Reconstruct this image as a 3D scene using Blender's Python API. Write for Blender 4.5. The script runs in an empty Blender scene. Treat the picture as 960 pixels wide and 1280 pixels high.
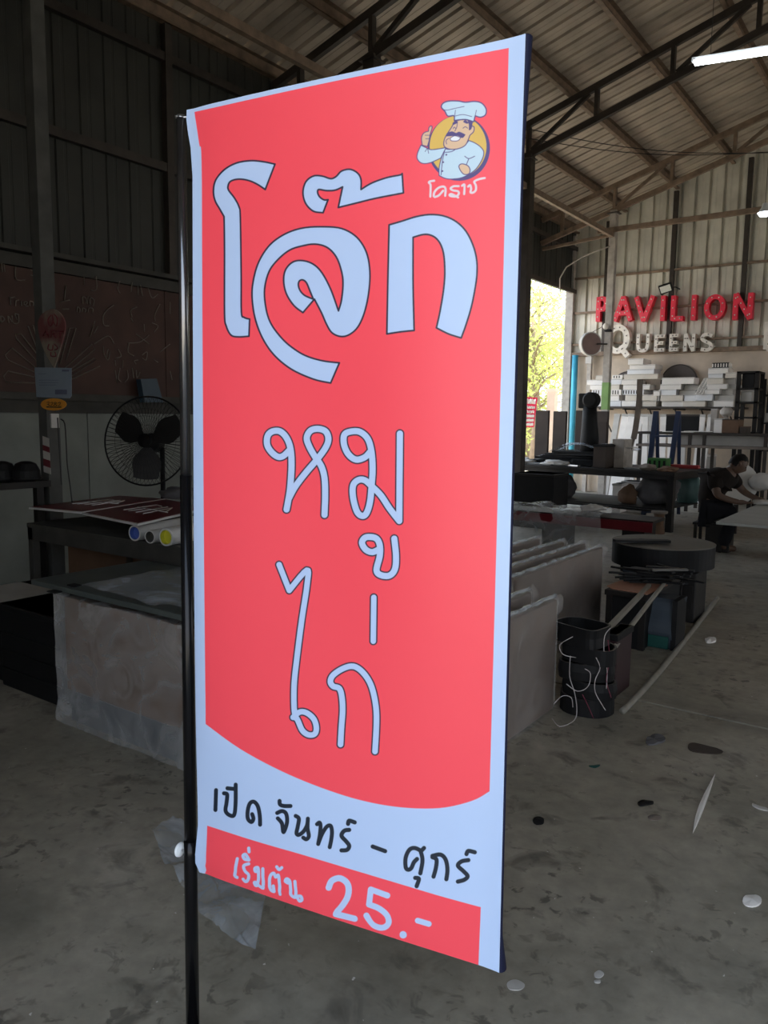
import bpy, bmesh, math, random
import numpy as np
from mathutils import Vector, Matrix, noise

# ------------------------------------------------------------------ camera
scene = bpy.context.scene
FPX = 980.0
YAW, PITCH, ROLL = math.radians(35.5), math.radians(7.0), math.radians(0.7)
EYE = Vector((0, 0, 1.5))
H0 = Vector((-math.sin(YAW), math.cos(YAW), 0))           # horizontal heading
R0 = Vector((math.cos(YAW), math.sin(YAW), 0))
FW = Vector((H0.x*math.cos(PITCH), H0.y*math.cos(PITCH), -math.sin(PITCH)))
U0 = R0.cross(FW)
CR = R0*math.cos(ROLL) + U0*math.sin(ROLL)
CU = U0*math.cos(ROLL) - R0*math.sin(ROLL)
cam_data = bpy.data.cameras.new('camera')
cam = bpy.data.objects.new('camera', cam_data)
scene.collection.objects.link(cam)
cam_data.sensor_fit = 'VERTICAL'
cam_data.sensor_height = 36.0
cam_data.lens = 36.0*FPX/1280.0
cam_data.clip_start = 0.05
cam_data.clip_end = 300
_m = Matrix((CR, CU, -FW)).transposed().to_4x4()
_m.translation = EYE
cam.matrix_world = _m
scene.camera = cam

# ------------------------------------------------------------------ view + light
vs = scene.view_settings
vs.view_transform = 'Standard'
vs.look = 'None'
vs.gamma = 1.0
vs.use_curve_mapping = False
vs.exposure = 0.08
scene.cycles.use_denoising = True
scene.cycles.max_bounces = 8
scene.cycles.diffuse_bounces = 5
scene.cycles.transparent_max_bounces = 16
scene.cycles.sample_clamp_indirect = 4.0

world = bpy.data.worlds.new('world')
scene.world = world
world.use_nodes = True
nt = world.node_tree
nt.nodes.clear()
wo = nt.nodes.new('ShaderNodeOutputWorld')
bg = nt.nodes.new('ShaderNodeBackground')
tcw = nt.nodes.new('ShaderNodeTexCoord')
sep = nt.nodes.new('ShaderNodeSeparateXYZ')
rmp = nt.nodes.new('ShaderNodeValToRGB')
rmp.color_ramp.elements[0].position = 0.0
rmp.color_ramp.elements[0].color = (0.93, 0.96, 1.0, 1)
rmp.color_ramp.elements[1].position = 0.7
rmp.color_ramp.elements[1].color = (0.62, 0.78, 1.0, 1)
nt.links.new(tcw.outputs['Generated'], sep.inputs[0])
nt.links.new(sep.outputs['Z'], rmp.inputs[0])
nt.links.new(rmp.outputs[0], bg.inputs[0])
bg.inputs[1].default_value = 2.8
nt.links.new(bg.outputs[0], wo.inputs[0])

sun_d = bpy.data.lights.new('sun', 'SUN')
sun_d.energy = 8.0
sun_d.angle = math.radians(0.6)
sun_d.color = (1.0, 0.93, 0.80)
sun = bpy.data.objects.new('sun', sun_d)
scene.collection.objects.link(sun)
SUN_FROM = Vector((-0.18, 0.22, 0.95)).normalized()       # the sun stands high over the yard on the left
sun.rotation_euler = SUN_FROM.to_track_quat('Z', 'Y').to_euler()

# ------------------------------------------------------------------ helpers
C = scene.collection
rnd = random.Random(7)

def ray(px, py):
    d = FW*FPX + CR*(px-480.0) + CU*(640.0-py)
    return d

def at_d(px, py, d):            # point at horizontal forward distance d
    r = ray(px, py)
    return EYE + r*(d/r.dot(H0))
def at_x(px, py, x):
    r = ray(px, py); return EYE + r*(x/r.x)
def at_y(px, py, y):
    r = ray(px, py); return EYE + r*(y/r.y)
def at_z(px, py, z):
    r = ray(px, py); return EYE + r*((z-EYE.z)/r.z)

def mat(name, col, rough=0.6, metal=0.0, vary=0.15, scale=6.0, bump=0.0, bscale=40.0, col2=None, spec=0.5, thresh=None, coat=0.0):
    m = bpy.data.materials.new(name)
    m.use_nodes = True
    t = m.node_tree
    b = t.nodes['Principled BSDF']
    b.inputs['Roughness'].default_value = rough
    b.inputs['Metallic'].default_value = metal
    b.inputs['Specular IOR Level'].default_value = spec
    b.inputs['Coat Weight'].default_value = coat
    tc = t.nodes.new('ShaderNodeTexCoord')
    n = t.nodes.new('ShaderNodeTexNoise')
    n.inputs['Scale'].default_value = scale
    n.inputs['Detail'].default_value = 6
    t.links.new(tc.outputs['Object'], n.inputs['Vector'])
    r = t.nodes.new('ShaderNodeValToRGB')
    c2 = col2 if col2 else tuple(c*(1-vary) for c in col)
    lo, hi = thresh if thresh else (0.3, 0.7)
    r.color_ramp.elements[0].position = lo
    r.color_ramp.elements[1].position = hi
    r.color_ramp.elements[0].color = (*c2, 1)
    r.color_ramp.elements[1].color = (*[min(1, c*(1+vary*0.5)) for c in col], 1)
    t.links.new(n.outputs['Fac'], r.inputs[0])
    t.links.new(r.outputs[0], b.inputs['Base Color'])
    if bump:
        n2 = t.nodes.new('ShaderNodeTexNoise')
        n2.inputs['Scale'].default_value = bscale
        n2.inputs['Detail'].default_value = 4
        t.links.new(tc.outputs['Object'], n2.inputs['Vector'])
        bp = t.nodes.new('ShaderNodeBump')
        bp.inputs['Strength'].default_value = bump
        bp.inputs['Distance'].default_value = 0.01
        t.links.new(n2.outputs['Fac'], bp.inputs['Height'])
        t.links.new(bp.outputs[0], b.inputs['Normal'])
    return m

def film(name, tint=(0.75, 0.78, 0.8), alpha=0.45, rough=0.3):
    m = bpy.data.materials.new(name)
    m.use_nodes = True
    t = m.node_tree
    b = t.nodes['Principled BSDF']
    b.inputs['Base Color'].default_value = (*tint, 1)
    b.inputs['Roughness'].default_value = rough
    tc = t.nodes.new('ShaderNodeTexCoord')
    n = t.nodes.new('ShaderNodeTexNoise')
    n.inputs['Scale'].default_value = 5
    n.inputs['Detail'].default_value = 8
    n.inputs['Distortion'].default_value = 1.5
    t.links.new(tc.outputs['Object'], n.inputs['Vector'])
    mr = t.nodes.new('ShaderNodeMapRange')
    mr.inputs['From Min'].default_value = 0.3
    mr.inputs['From Max'].default_value = 0.7
    mr.inputs['To Min'].default_value = alpha*0.5
    mr.inputs['To Max'].default_value = min(1, alpha*1.5)
    t.links.new(n.outputs['Fac'], mr.inputs['Value'])
    t.links.new(mr.outputs[0], b.inputs['Alpha'])
    bp = t.nodes.new('ShaderNodeBump')
    bp.inputs['Strength'].default_value = 0.6
    bp.inputs['Distance'].default_value = 0.02
    t.links.new(n.outputs['Fac'], bp.inputs['Height'])
    t.links.new(bp.outputs[0], b.inputs['Normal'])
    return m

def emit(name, col, strength):
    m = bpy.data.materials.new(name)
    m.use_nodes = True
    b = m.node_tree.nodes['Principled BSDF']
    b.inputs['Base Color'].default_value = (*col, 1)
    b.inputs['Emission Color'].default_value = (*col, 1)
    b.inputs['Emission Strength'].default_value = strength
    return m

class MB:
    def __init__(s): s.v = []; s.f = []; s.smooth = []
    def add(s, vs_, fs, sm=False):
        k = len(s.v)
        s.v += [Vector(v) for v in vs_]
        s.f += [tuple(i+k for i in f) for f in fs]
        s.smooth += [sm]*len(fs)
        return s
    def box(s, a, b, M=None, taper=0):
        x0, y0, z0 = a; x1, y1, z1 = b
        P = [Vector(p) for p in ((x0,y0,z0),(x1,y0,z0),(x1,y1,z0),(x0,y1,z0),(x0,y0,z1),(x1,y0,z1),(x1,y1,z1),(x0,y1,z1))]
        if M is not None: P = [M @ p for p in P]
        return s.add(P, [(3,2,1,0),(4,5,6,7),(0,1,5,4),(1,2,6,5),(2,3,7,6),(3,0,4,7)])
    def bbox(s, a, b, bev=0.01, M=None):         # box with chamfered edges
        bm = bmesh.new()
        bmesh.ops.create_cube(bm, size=1)
        for v in bm.verts:
            v.co = Vector([(a[i]+b[i])/2 + v.co[i]*(b[i]-a[i]) for i in range(3)])
        bmesh.ops.bevel(bm, geom=list(bm.edges), offset=bev, segments=2, affect='EDGES', profile=0.6)
        bm.verts.index_update()
        P = [v.co.copy() for v in bm.verts]
        if M is not None: P = [M @ p for p in P]
        s.add(P, [tuple(v.index for v in f.verts) for f in bm.faces])
        bm.free()
        return s
    def bar(s, p, q, w, h=None, up=(0,0,1)):     # square bar between two points
        p = Vector(p); q = Vector(q); h = h or w
        d = (q-p).normalized(); up = Vector(up)
        if abs(d.dot(up)) > 0.98: up = Vector((0,1,0))
        a = d.cross(up).normalized()*w/2; b = a.cross(d).normalized()*h/2
        P = [p-a-b, p+a-b, p+a+b, p-a+b, q-a-b, q+a-b, q+a+b, q-a+b]
        return s.add(P, [(3,2,1,0),(4,5,6,7),(0,1,5,4),(1,2,6,5),(2,3,7,6),(3,0,4,7)])
    def tube(s, pts, r, n=8, caps=True, closed=False):
        pts = [Vector(p) for p in pts]; k = len(pts)
        rr = r if isinstance(r, (list, tuple)) else [r]*k
        V = []; up = None
        for i, p in enumerate(pts):
            if closed: d = pts[(i+1) % k]-pts[i-1]
            else: d = pts[min(i+1,k-1)]-pts[max(i-1,0)]
            d.normalize()
            if up is None:
                up = Vector((0,0,1)) if abs(d.z) < 0.9 else Vector((1,0,0))
            a = d.cross(up)
            if a.length < 1e-5: a = d.cross(Vector((0.3,0.9,0.1)))
            a.normalize(); up = a.cross(d).normalized()
            for j in range(n):
                t = 2*math.pi*j/n
                V.append(p + (a*math.cos(t)+up*math.sin(t))*rr[i])
        F = []
        for i in range(k if closed else k-1):
            for j in range(n):
                i2 = (i+1) % k
                F.append((i*n+j, i*n+(j+1)%n, i2*n+(j+1)%n, i2*n+j))
        if caps and not closed:
            F.append(tuple(range(n))[::-1]); F.append(tuple((k-1)*n+j for j in range(n)))
        return s.add(V, F, True)
    def lathe(s, prof, c, n=24, M=None):         # prof: (r, z) list, about z at c
        c = Vector(c); V = []; F = []
        for r, z in prof:
            for j in range(n):
                t = 2*math.pi*j/n
                V.append(Vector((r*math.cos(t), r*math.sin(t), z)))
        for i in range(len(prof)-1):
            for j in range(n):
                F.append((i*n+j, i*n+(j+1)%n, (i+1)*n+(j+1)%n, (i+1)*n+j))
        V = [(M @ v if M is not None else v)+c for v in V]
        return s.add(V, F, False)
    def prism(s, poly, origin, ax, ay, an, th):  # 2D polygon in plane (ax, ay), thickness th along an
        o = Vector(origin); ax = Vector(ax); ay = Vector(ay); an = Vector(an).normalized()
        n = len(poly)
        P = [o+ax*x+ay*y for x, y in poly] + [o+ax*x+ay*y+an*th for x, y in poly]
        return s.add(P, [tuple(range(n))[::-1], tuple(range(n, 2*n))] + [(i, (i+1)%n, n+(i+1)%n, n+i) for i in range(n)])
    def blob(s, c, rad, seed=0, amp=0.25, freq=3.0, sub=3, flat=None):
        bm = bmesh.new()
        bmesh.ops.create_icosphere(bm, subdivisions=sub, radius=1)
        bm.verts.index_update()
        off = Vector((seed*3.1, seed*1.7, seed*5.3)); P = []
        for v in bm.verts:
            d = v.co.normalized()
            k = 1+amp*noise.noise(d*freq*0.5+off)+amp*0.6*noise.noise(d*freq*1.5+off)
            p = Vector((c[0]+d.x*rad[0]*k, c[1]+d.y*rad[1]*k, c[2]+d.z*rad[2]*k))
            if flat is not None and p.z < flat: p.z = flat
            P.append(p)
        s.add(P, [tuple(v.index for v in f.verts) for f in bm.faces], True)
        bm.free()
        return s
    def build(s, name, m, parent=None, **tags):
        me = bpy.data.meshes.new(name)
        if parent is not None: o0 = Vector(parent['_loc'])
        else:
            lo = Vector([min(v[i] for v in s.v) for i in range(3)]); hi = Vector([max(v[i] for v in s.v) for i in range(3)])
            o0 = Vector(((lo.x+hi.x)/2, (lo.y+hi.y)/2, lo.z))
        me.from_pydata([v-o0 for v in s.v], [], s.f)
        me.polygons.foreach_set('use_smooth', s.smooth)
        me.materials.append(m)
        me.update()
        ob = bpy.data.objects.new(name, me)
        C.objects.link(ob)
        if parent is not None: ob.parent = parent
        else: ob.location = o0
        ob['_loc'] = tuple(o0)
        for k, v in tags.items(): ob[k] = v
        return ob

def thing(name, label, cat, loc, group=None, kind=None):
    o = bpy.data.objects.new(name, None)
    C.objects.link(o)
    o.empty_display_size = 0.1
    o.location = loc
    o['_loc'] = tuple(loc)
    if label: o['label'] = label
    if cat: o['category'] = cat
    if group: o['group'] = group
    if kind: o['kind'] = kind
    return o

def tag(o, label, cat, group=None, kind=None):
    o['label'] = label; o['category'] = cat
    if group: o['group'] = group
    if kind: o['kind'] = kind
    return o

def copy_tree(root, loc, label=None):
    r = root.copy(); C.objects.link(r); r.location = loc; r['_loc'] = tuple(loc)
    if label: r['label'] = label
    for ch in root.children:
        c = ch.copy(); C.objects.link(c); c.parent = r
        for g in ch.children:
            d = g.copy(); C.objects.link(d); d.parent = c
    return r

def smooth_path(pts, per=6, closed=False):
    """Catmull-Rom through points; a point given as (x, y, 1) stays a sharp corner."""
    n = len(pts); P = [np.array(p[:2], float) for p in pts]
    cor = [len(p) > 2 for p in pts]; out = []
    rng = range(n if closed else n-1)
    for i in rng:
        a, b = P[i], P[(i+1) % n]
        pa = P[i-1] if (i > 0 or closed) and not cor[i] else a
        nb = P[(i+2) % n] if (i+2 < n or closed) and not cor[(i+1) % n] else b
        for k in range(per):
            t = k/per
            out.append(0.5*((2*a)+(-pa+b)*t+(2*pa-5*a+4*b-nb)*t*t+(-pa+3*a-3*b+nb)*t**3))
    if not closed: out.append(P[-1])
    return np.array(out)
# ------------------------------------------------------------------ materials
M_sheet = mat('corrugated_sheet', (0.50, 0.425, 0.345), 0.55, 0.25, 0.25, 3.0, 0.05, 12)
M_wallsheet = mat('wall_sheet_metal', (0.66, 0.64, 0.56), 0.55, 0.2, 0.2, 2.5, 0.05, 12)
M_steel = mat('dark_painted_steel', (0.055, 0.045, 0.038), 0.55, 0.3, 0.3, 8)
M_purlin = mat('rusty_primer_steel', (0.24, 0.17, 0.12), 0.6, 0.2, 0.35, 9)
M_palecol = mat('pale_grey_paint', (0.42, 0.38, 0.34), 0.55, 0.0, 0.25, 10)
M_green = mat('green_band_paint', (0.22, 0.38, 0.12), 0.6)
M_wallsheet_shaded = mat('shaded_wall_sheet', (0.035, 0.036, 0.031), 0.6, 0.1, 0.3, 2.0)  # wall sheet copy darkened to stand for the shade on the left
M_plaster = mat('beige_plaster', (0.66, 0.55, 0.44), 0.85, 0, 0.35, 1.6, 0.2, 20)
M_whitepanel = mat('shaded_white_panel', (0.20, 0.215, 0.195), 0.6, 0, 0.2, 3, 0.15, 5)  # white panel with the left wall's shade put into its colour
M_beam = mat('grey_timber_beam', (0.06, 0.057, 0.05), 0.8, 0, 0.3, 6, 0.1, 30)
M_concrete_col = mat('concrete_post', (0.075, 0.075, 0.07), 0.8, 0, 0.25, 8, 0.1, 30)
M_brownboard = mat('brown_sign_board', (0.07, 0.032, 0.024), 0.7, 0, 0.35, 3)
M_stroke = mat('pale_outline_strip', (0.2, 0.17, 0.14), 0.5)
M_black = mat('black_plastic', (0.009, 0.009, 0.010), 0.6, 0, 0.3, 8, spec=0.25)
M_blackgloss = mat('black_gloss_pole', (0.012, 0.012, 0.014), 0.22, 0.6, 0.2, 8)
M_blackwood = mat('black_painted_table', (0.014, 0.012, 0.011), 0.55, 0, 0.3, 6, spec=0.3)
M_silver = mat('brushed_steel', (0.55, 0.55, 0.56), 0.3, 1.0, 0.1, 10)
M_white = mat('white_acrylic', (0.90, 0.86, 0.82), 0.4, 0, 0.12, 4)
M_cream2 = mat('yellowed_white_board', (0.76, 0.70, 0.62), 0.5, 0, 0.15, 4)
M_cool = mat('cool_white_board', (0.82, 0.83, 0.86), 0.45, 0, 0.1, 4)
M_whitegrey = mat('grey_white_board', (0.55, 0.53, 0.50), 0.6, 0, 0.15, 4)
M_knob = mat('white_nylon', (0.85, 0.9, 0.95), 0.35, 0, 0.05)
M_card = mat('brown_cardboard', (0.15, 0.085, 0.05), 0.8, 0, 0.25, 5)
M_darkcard = mat('dark_brown_board', (0.055, 0.04, 0.032), 0.8, 0, 0.25, 5)
M_greyboard = mat('grey_teal_board', (0.09, 0.105, 0.10), 0.5, 0, 0.35, 3)
M_red = mat('marquee_red', (0.85, 0.035, 0.075), 0.4, 0, 0.12, 6)
M_redboard = mat('red_acrylic_board', (0.13, 0.008, 0.014), 0.35, 0, 0.2, 4)
M_bulb = mat('clear_bulb', (0.9, 0.88, 0.8), 0.15)
M_bulbdark = mat('unlit_bulb', (0.25, 0.22, 0.2), 0.2)
M_cream = mat('cream_letter', (0.86, 0.80, 0.72), 0.45, 0, 0.15, 6)
M_disc = mat('brown_disc', (0.22, 0.13, 0.11), 0.5)
M_greydisc = mat('grey_disc', (0.13, 0.11, 0.10), 0.6)
M_bluepipe = mat('blue_pvc', (0.05, 0.38, 0.55), 0.4)
M_blue = mat('blue_painted_steel', (0.025, 0.04, 0.09), 0.45)
M_bluesheet = mat('blue_sheet', (0.03, 0.06, 0.09), 0.5)
M_orange = mat('orange_plate', (0.75, 0.32, 0.04), 0.5)
M_paper = mat('pale_blue_paper', (0.25, 0.30, 0.36), 0.6, 0, 0.1, 5)
M_ink = mat('grey_ink', (0.12, 0.13, 0.2), 0.7)
M_darkred = mat('dark_red_paint', (0.16, 0.02, 0.03), 0.6)
M_pickpaint = mat('faded_pick_board', (0.22, 0.19, 0.15), 0.7, 0, 0.1, 3, col2=(0.16, 0.05, 0.05), thresh=(0.45, 0.55))
M_cable = mat('black_cable', (0.015, 0.015, 0.015), 0.5)
M_wirewhite = mat('white_wire', (0.55, 0.5, 0.5), 0.5)
M_wirered = mat('maroon_wire', (0.2, 0.03, 0.06), 0.5)
M_maroon = mat('maroon_side', (0.03, 0.008, 0.012), 0.5)
M_pipe = mat('grey_beige_pipe', (0.26, 0.24, 0.20), 0.5, 0, 0.2, 12)
M_pipedark = mat('grey_tube', (0.15, 0.145, 0.135), 0.45, 0.2)
M_bluegrey = mat('blue_grey_sheet', (0.05, 0.065, 0.085), 0.4, 0, 0.35, 4)
M_teal = mat('teal_film', (0.01, 0.07, 0.06), 0.4)
M_tealbag = mat('teal_bag', (0.08, 0.15, 0.14), 0.5, 0, 0.2, 8, 0.4, 12)
M_cloth = mat('grey_cloth', (0.12, 0.115, 0.12), 0.85, 0, 0.25, 8, 0.5, 14)
M_darkcloth = mat('dark_shirt', (0.018, 0.014, 0.012), 1.0, 0, 0.3, 8)
M_trouser = mat('dark_trousers', (0.015, 0.015, 0.018), 0.9)
M_skin = mat('skin', (0.10, 0.055, 0.035), 0.55, 0, 0.1)
M_hair = mat('black_hair', (0.010, 0.008, 0.007), 0.6)
M_copper = mat('orange_brown_sheet', (0.42, 0.20, 0.13), 0.55, 0, 0.15, 4)
M_wrapcore = mat('brown_grey_panel', (0.17, 0.125, 0.10), 0.6, 0, 0.2, 3)
M_drumtop = mat('grey_brown_disc_top', (0.12, 0.11, 0.09), 0.6, 0, 0.15, 3)
M_film = film('clear_plastic_wrap', (0.72, 0.72, 0.72), 0.28)
M_filmpanel = film('tight_plastic_wrap', (0.66, 0.63, 0.61), 0.2, 0.16)
M_filmblue = film('thin_plastic_sheet', (0.72, 0.78, 0.85), 0.35, 0.25)
M_tablewhite = mat('greyish_white_table', (0.36, 0.37, 0.35), 0.5, 0, 0.15, 3)  # even greyish white for the table top
M_greenplastic = mat('green_plastic', (0.03, 0.16, 0.03), 0.5)
M_redplastic = mat('red_plastic', (0.35, 0.03, 0.03), 0.5)
M_leaf = mat('yellow_green_leaf', (0.62, 0.68, 0.22), 0.5, 0, 0.3, 2)
M_bark = mat('grey_bark', (0.32, 0.24, 0.17), 0.9, 0, 0.3, 6, 0.3, 20)
M_ground = mat('dry_yard_soil', (0.60, 0.53, 0.42), 0.95, 0, 0.3, 1.5, 0.2, 12)
M_rollblue = mat('blue_roll_cap', (0.08, 0.14, 0.45), 0.4)
M_rollyellow = mat('yellow_roll_cap', (0.62, 0.6, 0.05), 0.4)
M_rollwhite = mat('white_roll_rim', (0.6, 0.6, 0.6), 0.5)
M_wood = mat('weathered_plank', (0.22, 0.18, 0.15), 0.8, 0, 0.3, 6)
M_lampbody = mat('lamp_housing', (0.7, 0.72, 0.75), 0.4)
M_tube = emit('lit_fluorescent_tube', (0.92, 0.98, 1.0), 9.0)
M_polegrey = mat('pole_reflection_grey', (0.20, 0.20, 0.21), 0.22, 0.95, 0.1, 8)  # black pole's sky reflection painted in as a greyer metal
M_led = emit('lit_led_bulb', (0.85, 0.95, 1.0), 8.0)
M_glass = mat('lamp_glass', (0.75, 0.75, 0.7), 0.2)
M_fanblade = mat('smoked_fan_blade', (0.012, 0.011, 0.011), 0.6)
M_redsign = mat('red_road_sign', (0.75, 0.03, 0.09), 0.5)
def leafy(m):
    t = m.node_tree; b = t.nodes['Principled BSDF']; out = t.nodes['Material Output']
    tr = t.nodes.new('ShaderNodeBsdfTranslucent'); mx = t.nodes.new('ShaderNodeMixShader'); mx.inputs[0].default_value = 0.45
    src = b.inputs['Base Color'].links[0].from_socket
    t.links.new(src, tr.inputs[0]); t.links.new(b.outputs[0], mx.inputs[1]); t.links.new(tr.outputs[0], mx.inputs[2]); t.links.new(mx.outputs[0], out.inputs[0])
leafy(M_leaf)

def concrete_floor():
    m = bpy.data.materials.new('stained_concrete')
    m.use_nodes = True
    t = m.node_tree; N = t.nodes; L = t.links
    b = N['Principled BSDF']
    tc = N.new('ShaderNodeTexCoord')
    geo = N.new('ShaderNodeNewGeometry')
    def noi(scale, detail=8, dist=0.0, rough=0.6):
        n = N.new('ShaderNodeTexNoise'); n.inputs['Scale'].default_value = scale
        n.inputs['Detail'].default_value = detail; n.inputs['Distortion'].default_value = dist
        n.inputs['Roughness'].default_value = rough
        L.new(geo.outputs['Position'], n.inputs['Vector']); return n
    def ramp(src, stops):
        r = N.new('ShaderNodeValToRGB')
        while len(r.color_ramp.elements) < len(stops): r.color_ramp.elements.new(0.5)
        for e, (p, c) in zip(r.color_ramp.elements, stops): e.position = p; e.color = (*c, 1)
        L.new(src, r.inputs[0]); return r
    def mix(a, bb, fac, mode='MIX'):
        x = N.new('ShaderNodeMix'); x.data_type = 'RGBA'; x.blend_type = mode
        L.new(a, x.inputs[6]); L.new(bb, x.inputs[7])
        if isinstance(fac, float): x.inputs[0].default_value = fac
        else: L.new(fac, x.inputs[0])
        return x.outputs[2]
    base = ramp(noi(1.1, 10, 0.4, 0.65).outputs['Fac'], [(0.30, (0.19, 0.177, 0.147)), (0.5, (0.335, 0.305, 0.245)), (0.70, (0.47, 0.425, 0.35))])
    fine = ramp(noi(14, 8).outputs['Fac'], [(0.25, (0.72, 0.72, 0.72)), (0.75, (1.1, 1.1, 1.1))])
    col = mix(base.outputs[0], fine.outputs[0], 0.9, 'MULTIPLY')
    dark = ramp(noi(5.5, 4, 0.6).outputs['Fac'], [(0.0, (0, 0, 0)), (0.57, (0, 0, 0)), (0.69, (1, 1, 1))])
    blk = N.new('ShaderNodeRGB'); blk.outputs[0].default_value = (0.10, 0.09, 0.075, 1)
    dm = N.new('ShaderNodeMath'); dm.operation = 'MULTIPLY'; dm.inputs[1].default_value = 0.7
    L.new(dark.outputs[0], dm.inputs[0])
    col = mix(col, blk.outputs[0], dm.outputs[0])
    dk2 = ramp(noi(17, 3, 0.5).outputs['Fac'], [(0.0, (0, 0, 0)), (0.57, (0, 0, 0)), (0.64, (1, 1, 1))])
    msk = ramp(noi(1.7, 4).outputs['Fac'], [(0.42, (0, 0, 0)), (0.62, (0.85, 0.85, 0.85))])
    dmul = N.new('ShaderNodeMath'); dmul.operation = 'MULTIPLY'; L.new(dk2.outputs[0], dmul.inputs[0]); L.new(msk.outputs[0], dmul.inputs[1])
    col = mix(col, blk.outputs[0], dmul.outputs[0])
    spk = ramp(noi(38, 2, 0.2).outputs['Fac'], [(0.0, (0, 0, 0)), (0.735, (0, 0, 0)), (0.77, (1, 1, 1))])
    wht = N.new('ShaderNodeRGB'); wht.outputs[0].default_value = (0.7, 0.67, 0.63, 1)
    col = mix(col, wht.outputs[0], spk.outputs[0])
    pale = ramp(noi(3.1, 3, 1.2).outputs['Fac'], [(0.0, (0, 0, 0)), (0.70, (0, 0, 0)), (0.78, (1, 1, 1))])
    pm = N.new('ShaderNodeMath'); pm.operation = 'MULTIPLY'; pm.inputs[1].default_value = 0.35
    L.new(pale.outputs[0], pm.inputs[0])
    col = mix(col, wht.outputs[0], pm.outputs[0])
    L.new(col, b.inputs['Base Color'])
    rr = ramp(noi(2.2, 6).outputs['Fac'], [(0.3, (0.38,)*3), (0.7, (0.6,)*3)])
    L.new(rr.outputs[0], b.inputs['Roughness'])
    bp = N.new('ShaderNodeBump'); bp.inputs['Strength'].default_value = 0.15; bp.inputs['Distance'].default_value = 0.01
    L.new(noi(9, 8).outputs['Fac'], bp.inputs['Height']); L.new(bp.outputs[0], b.inputs['Normal'])
    return m
M_floor = concrete_floor()

for _m2 in (M_darkcloth, M_trouser, M_hair): _m2.node_tree.nodes['Principled BSDF'].inputs['Specular IOR Level'].default_value = 0.15
# ------------------------------------------------------------------ the hall
XW, XR, XRIDGE = -6.46, 8.5, 1.02        # left wall, right wall, ridge
YF, YB = -0.5, at_x(714, 443, -6.46).y                       # front wall, far wall
EAVE, SLOPE = 5.25, 0.30
def roof_z(x):
    return EAVE + SLOPE*((x-XW) if x < XRIDGE else (2*XRIDGE-XW-x))

# floor slabs with recessed joints
fl = thing('floor', None, None, (0, 6, 0), kind='structure')
ys = [YF-0.1, 4.1, 8.62, 13.1, YB+0.3]
for a, b in zip(ys, ys[1:]):
    MB().bbox((XW-0.15, a+0.008, -0.15), (XR+0.15, b-0.008, 0.0), 0.006).build('slab', M_floor, fl)
MB().box((XW-0.15, YF-0.1, -0.16), (XR+0.15, YB+0.3, -0.02)).build('joint_fill', M_black, fl)

gr = MB().add([(-60, -40, -0.06), (60, -40, -0.06), (60, 80, -0.06), (-60, 80, -0.06)], [(0, 1, 2, 3)]).build('ground', M_ground)
gr['kind'] = 'structure'

# corrugated sheet, 0.76 m cover, ribs every 0.253 m
def rib_profile(w=0.76, rib=0.06):
    pts = []; k = 3; p = w/k
    for i in range(k):
        o = i*p
        pts += [(o, 0), (o+0.010, rib), (o+0.050, rib), (o+0.060, 0), (o+p*0.5, 0), (o+p*0.5+0.004, 0.004), (o+p*0.5+0.03, 0.004), (o+p*0.5+0.034, 0)]
    pts.append((w, 0))
    return pts
PROF = rib_profile()
PROF_LOW = rib_profile(rib=0.016)

def sheet_mesh(p0, du, dn, length_vec, PROF=PROF):
    """profile along du, ribs along dn, extruded by length_vec"""
    V = []; F = []
    for a, h in PROF: V.append(p0 + du*a + dn*h)
    n = len(PROF)
    for a, h in PROF: V.append(p0 + du*a + dn*h + length_vec)
    for i in range(n-1): F.append((i, i+1, n+i+1, n+i))
    return V, F

ceil = thing('ceiling', None, None, (XRIDGE, 8, roof_z(XRIDGE)), kind='structure')
first = {}
slope_len_l = Vector((XRIDGE-(XW-0.35), 0, SLOPE*(XRIDGE-(XW-0.35))))
slope_len_r = Vector((XR+0.35-XRIDGE, 0, -SLOPE*(XR+0.35-XRIDGE)))
y = YF-0.3
k = 0
while y < YB+0.4:
    for side in (0, 1):
        if k == 0:
            p0 = Vector((XW-0.35, y, EAVE-0.35*SLOPE+0.10)) if side == 0 else Vector((XRIDGE, y, roof_z(XRIDGE)+0.10))
            V, F = sheet_mesh(p0, Vector((0, 1, 0)), Vector((0, 0, 1)), slope_len_l if side == 0 else slope_len_r)
            first[side] = MB().add(V, F).build('roof_sheet', M_sheet, ceil)
        else:
            c = first[side].copy(); C.objects.link(c); c.parent = ceil; c.location = (0, k*0.76, 0)
    y += 0.76; k += 1
# purlins (lipped channels running the length of the hall)
px = XW + 0.05; pur = []
while px < XR:
    if px < XRIDGE or px > XRIDGE: pur.append(px)
    px += 0.965
for x in pur:
    z = roof_z(x)
    b = MB().box((x-0.035, YF, z-0.055), (x-0.029, YB, z+0.095)).box((x-0.035, YF, z-0.059), (x+0.030, YB, z-0.053)).box((x-0.035, YF, z+0.091), (x+0.025, YB, z+0.095)).box((x+0.026, YF, z-0.059), (x+0.030, YB, z-0.03))
    b.build('purlin', M_purlin, ceil)

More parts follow.
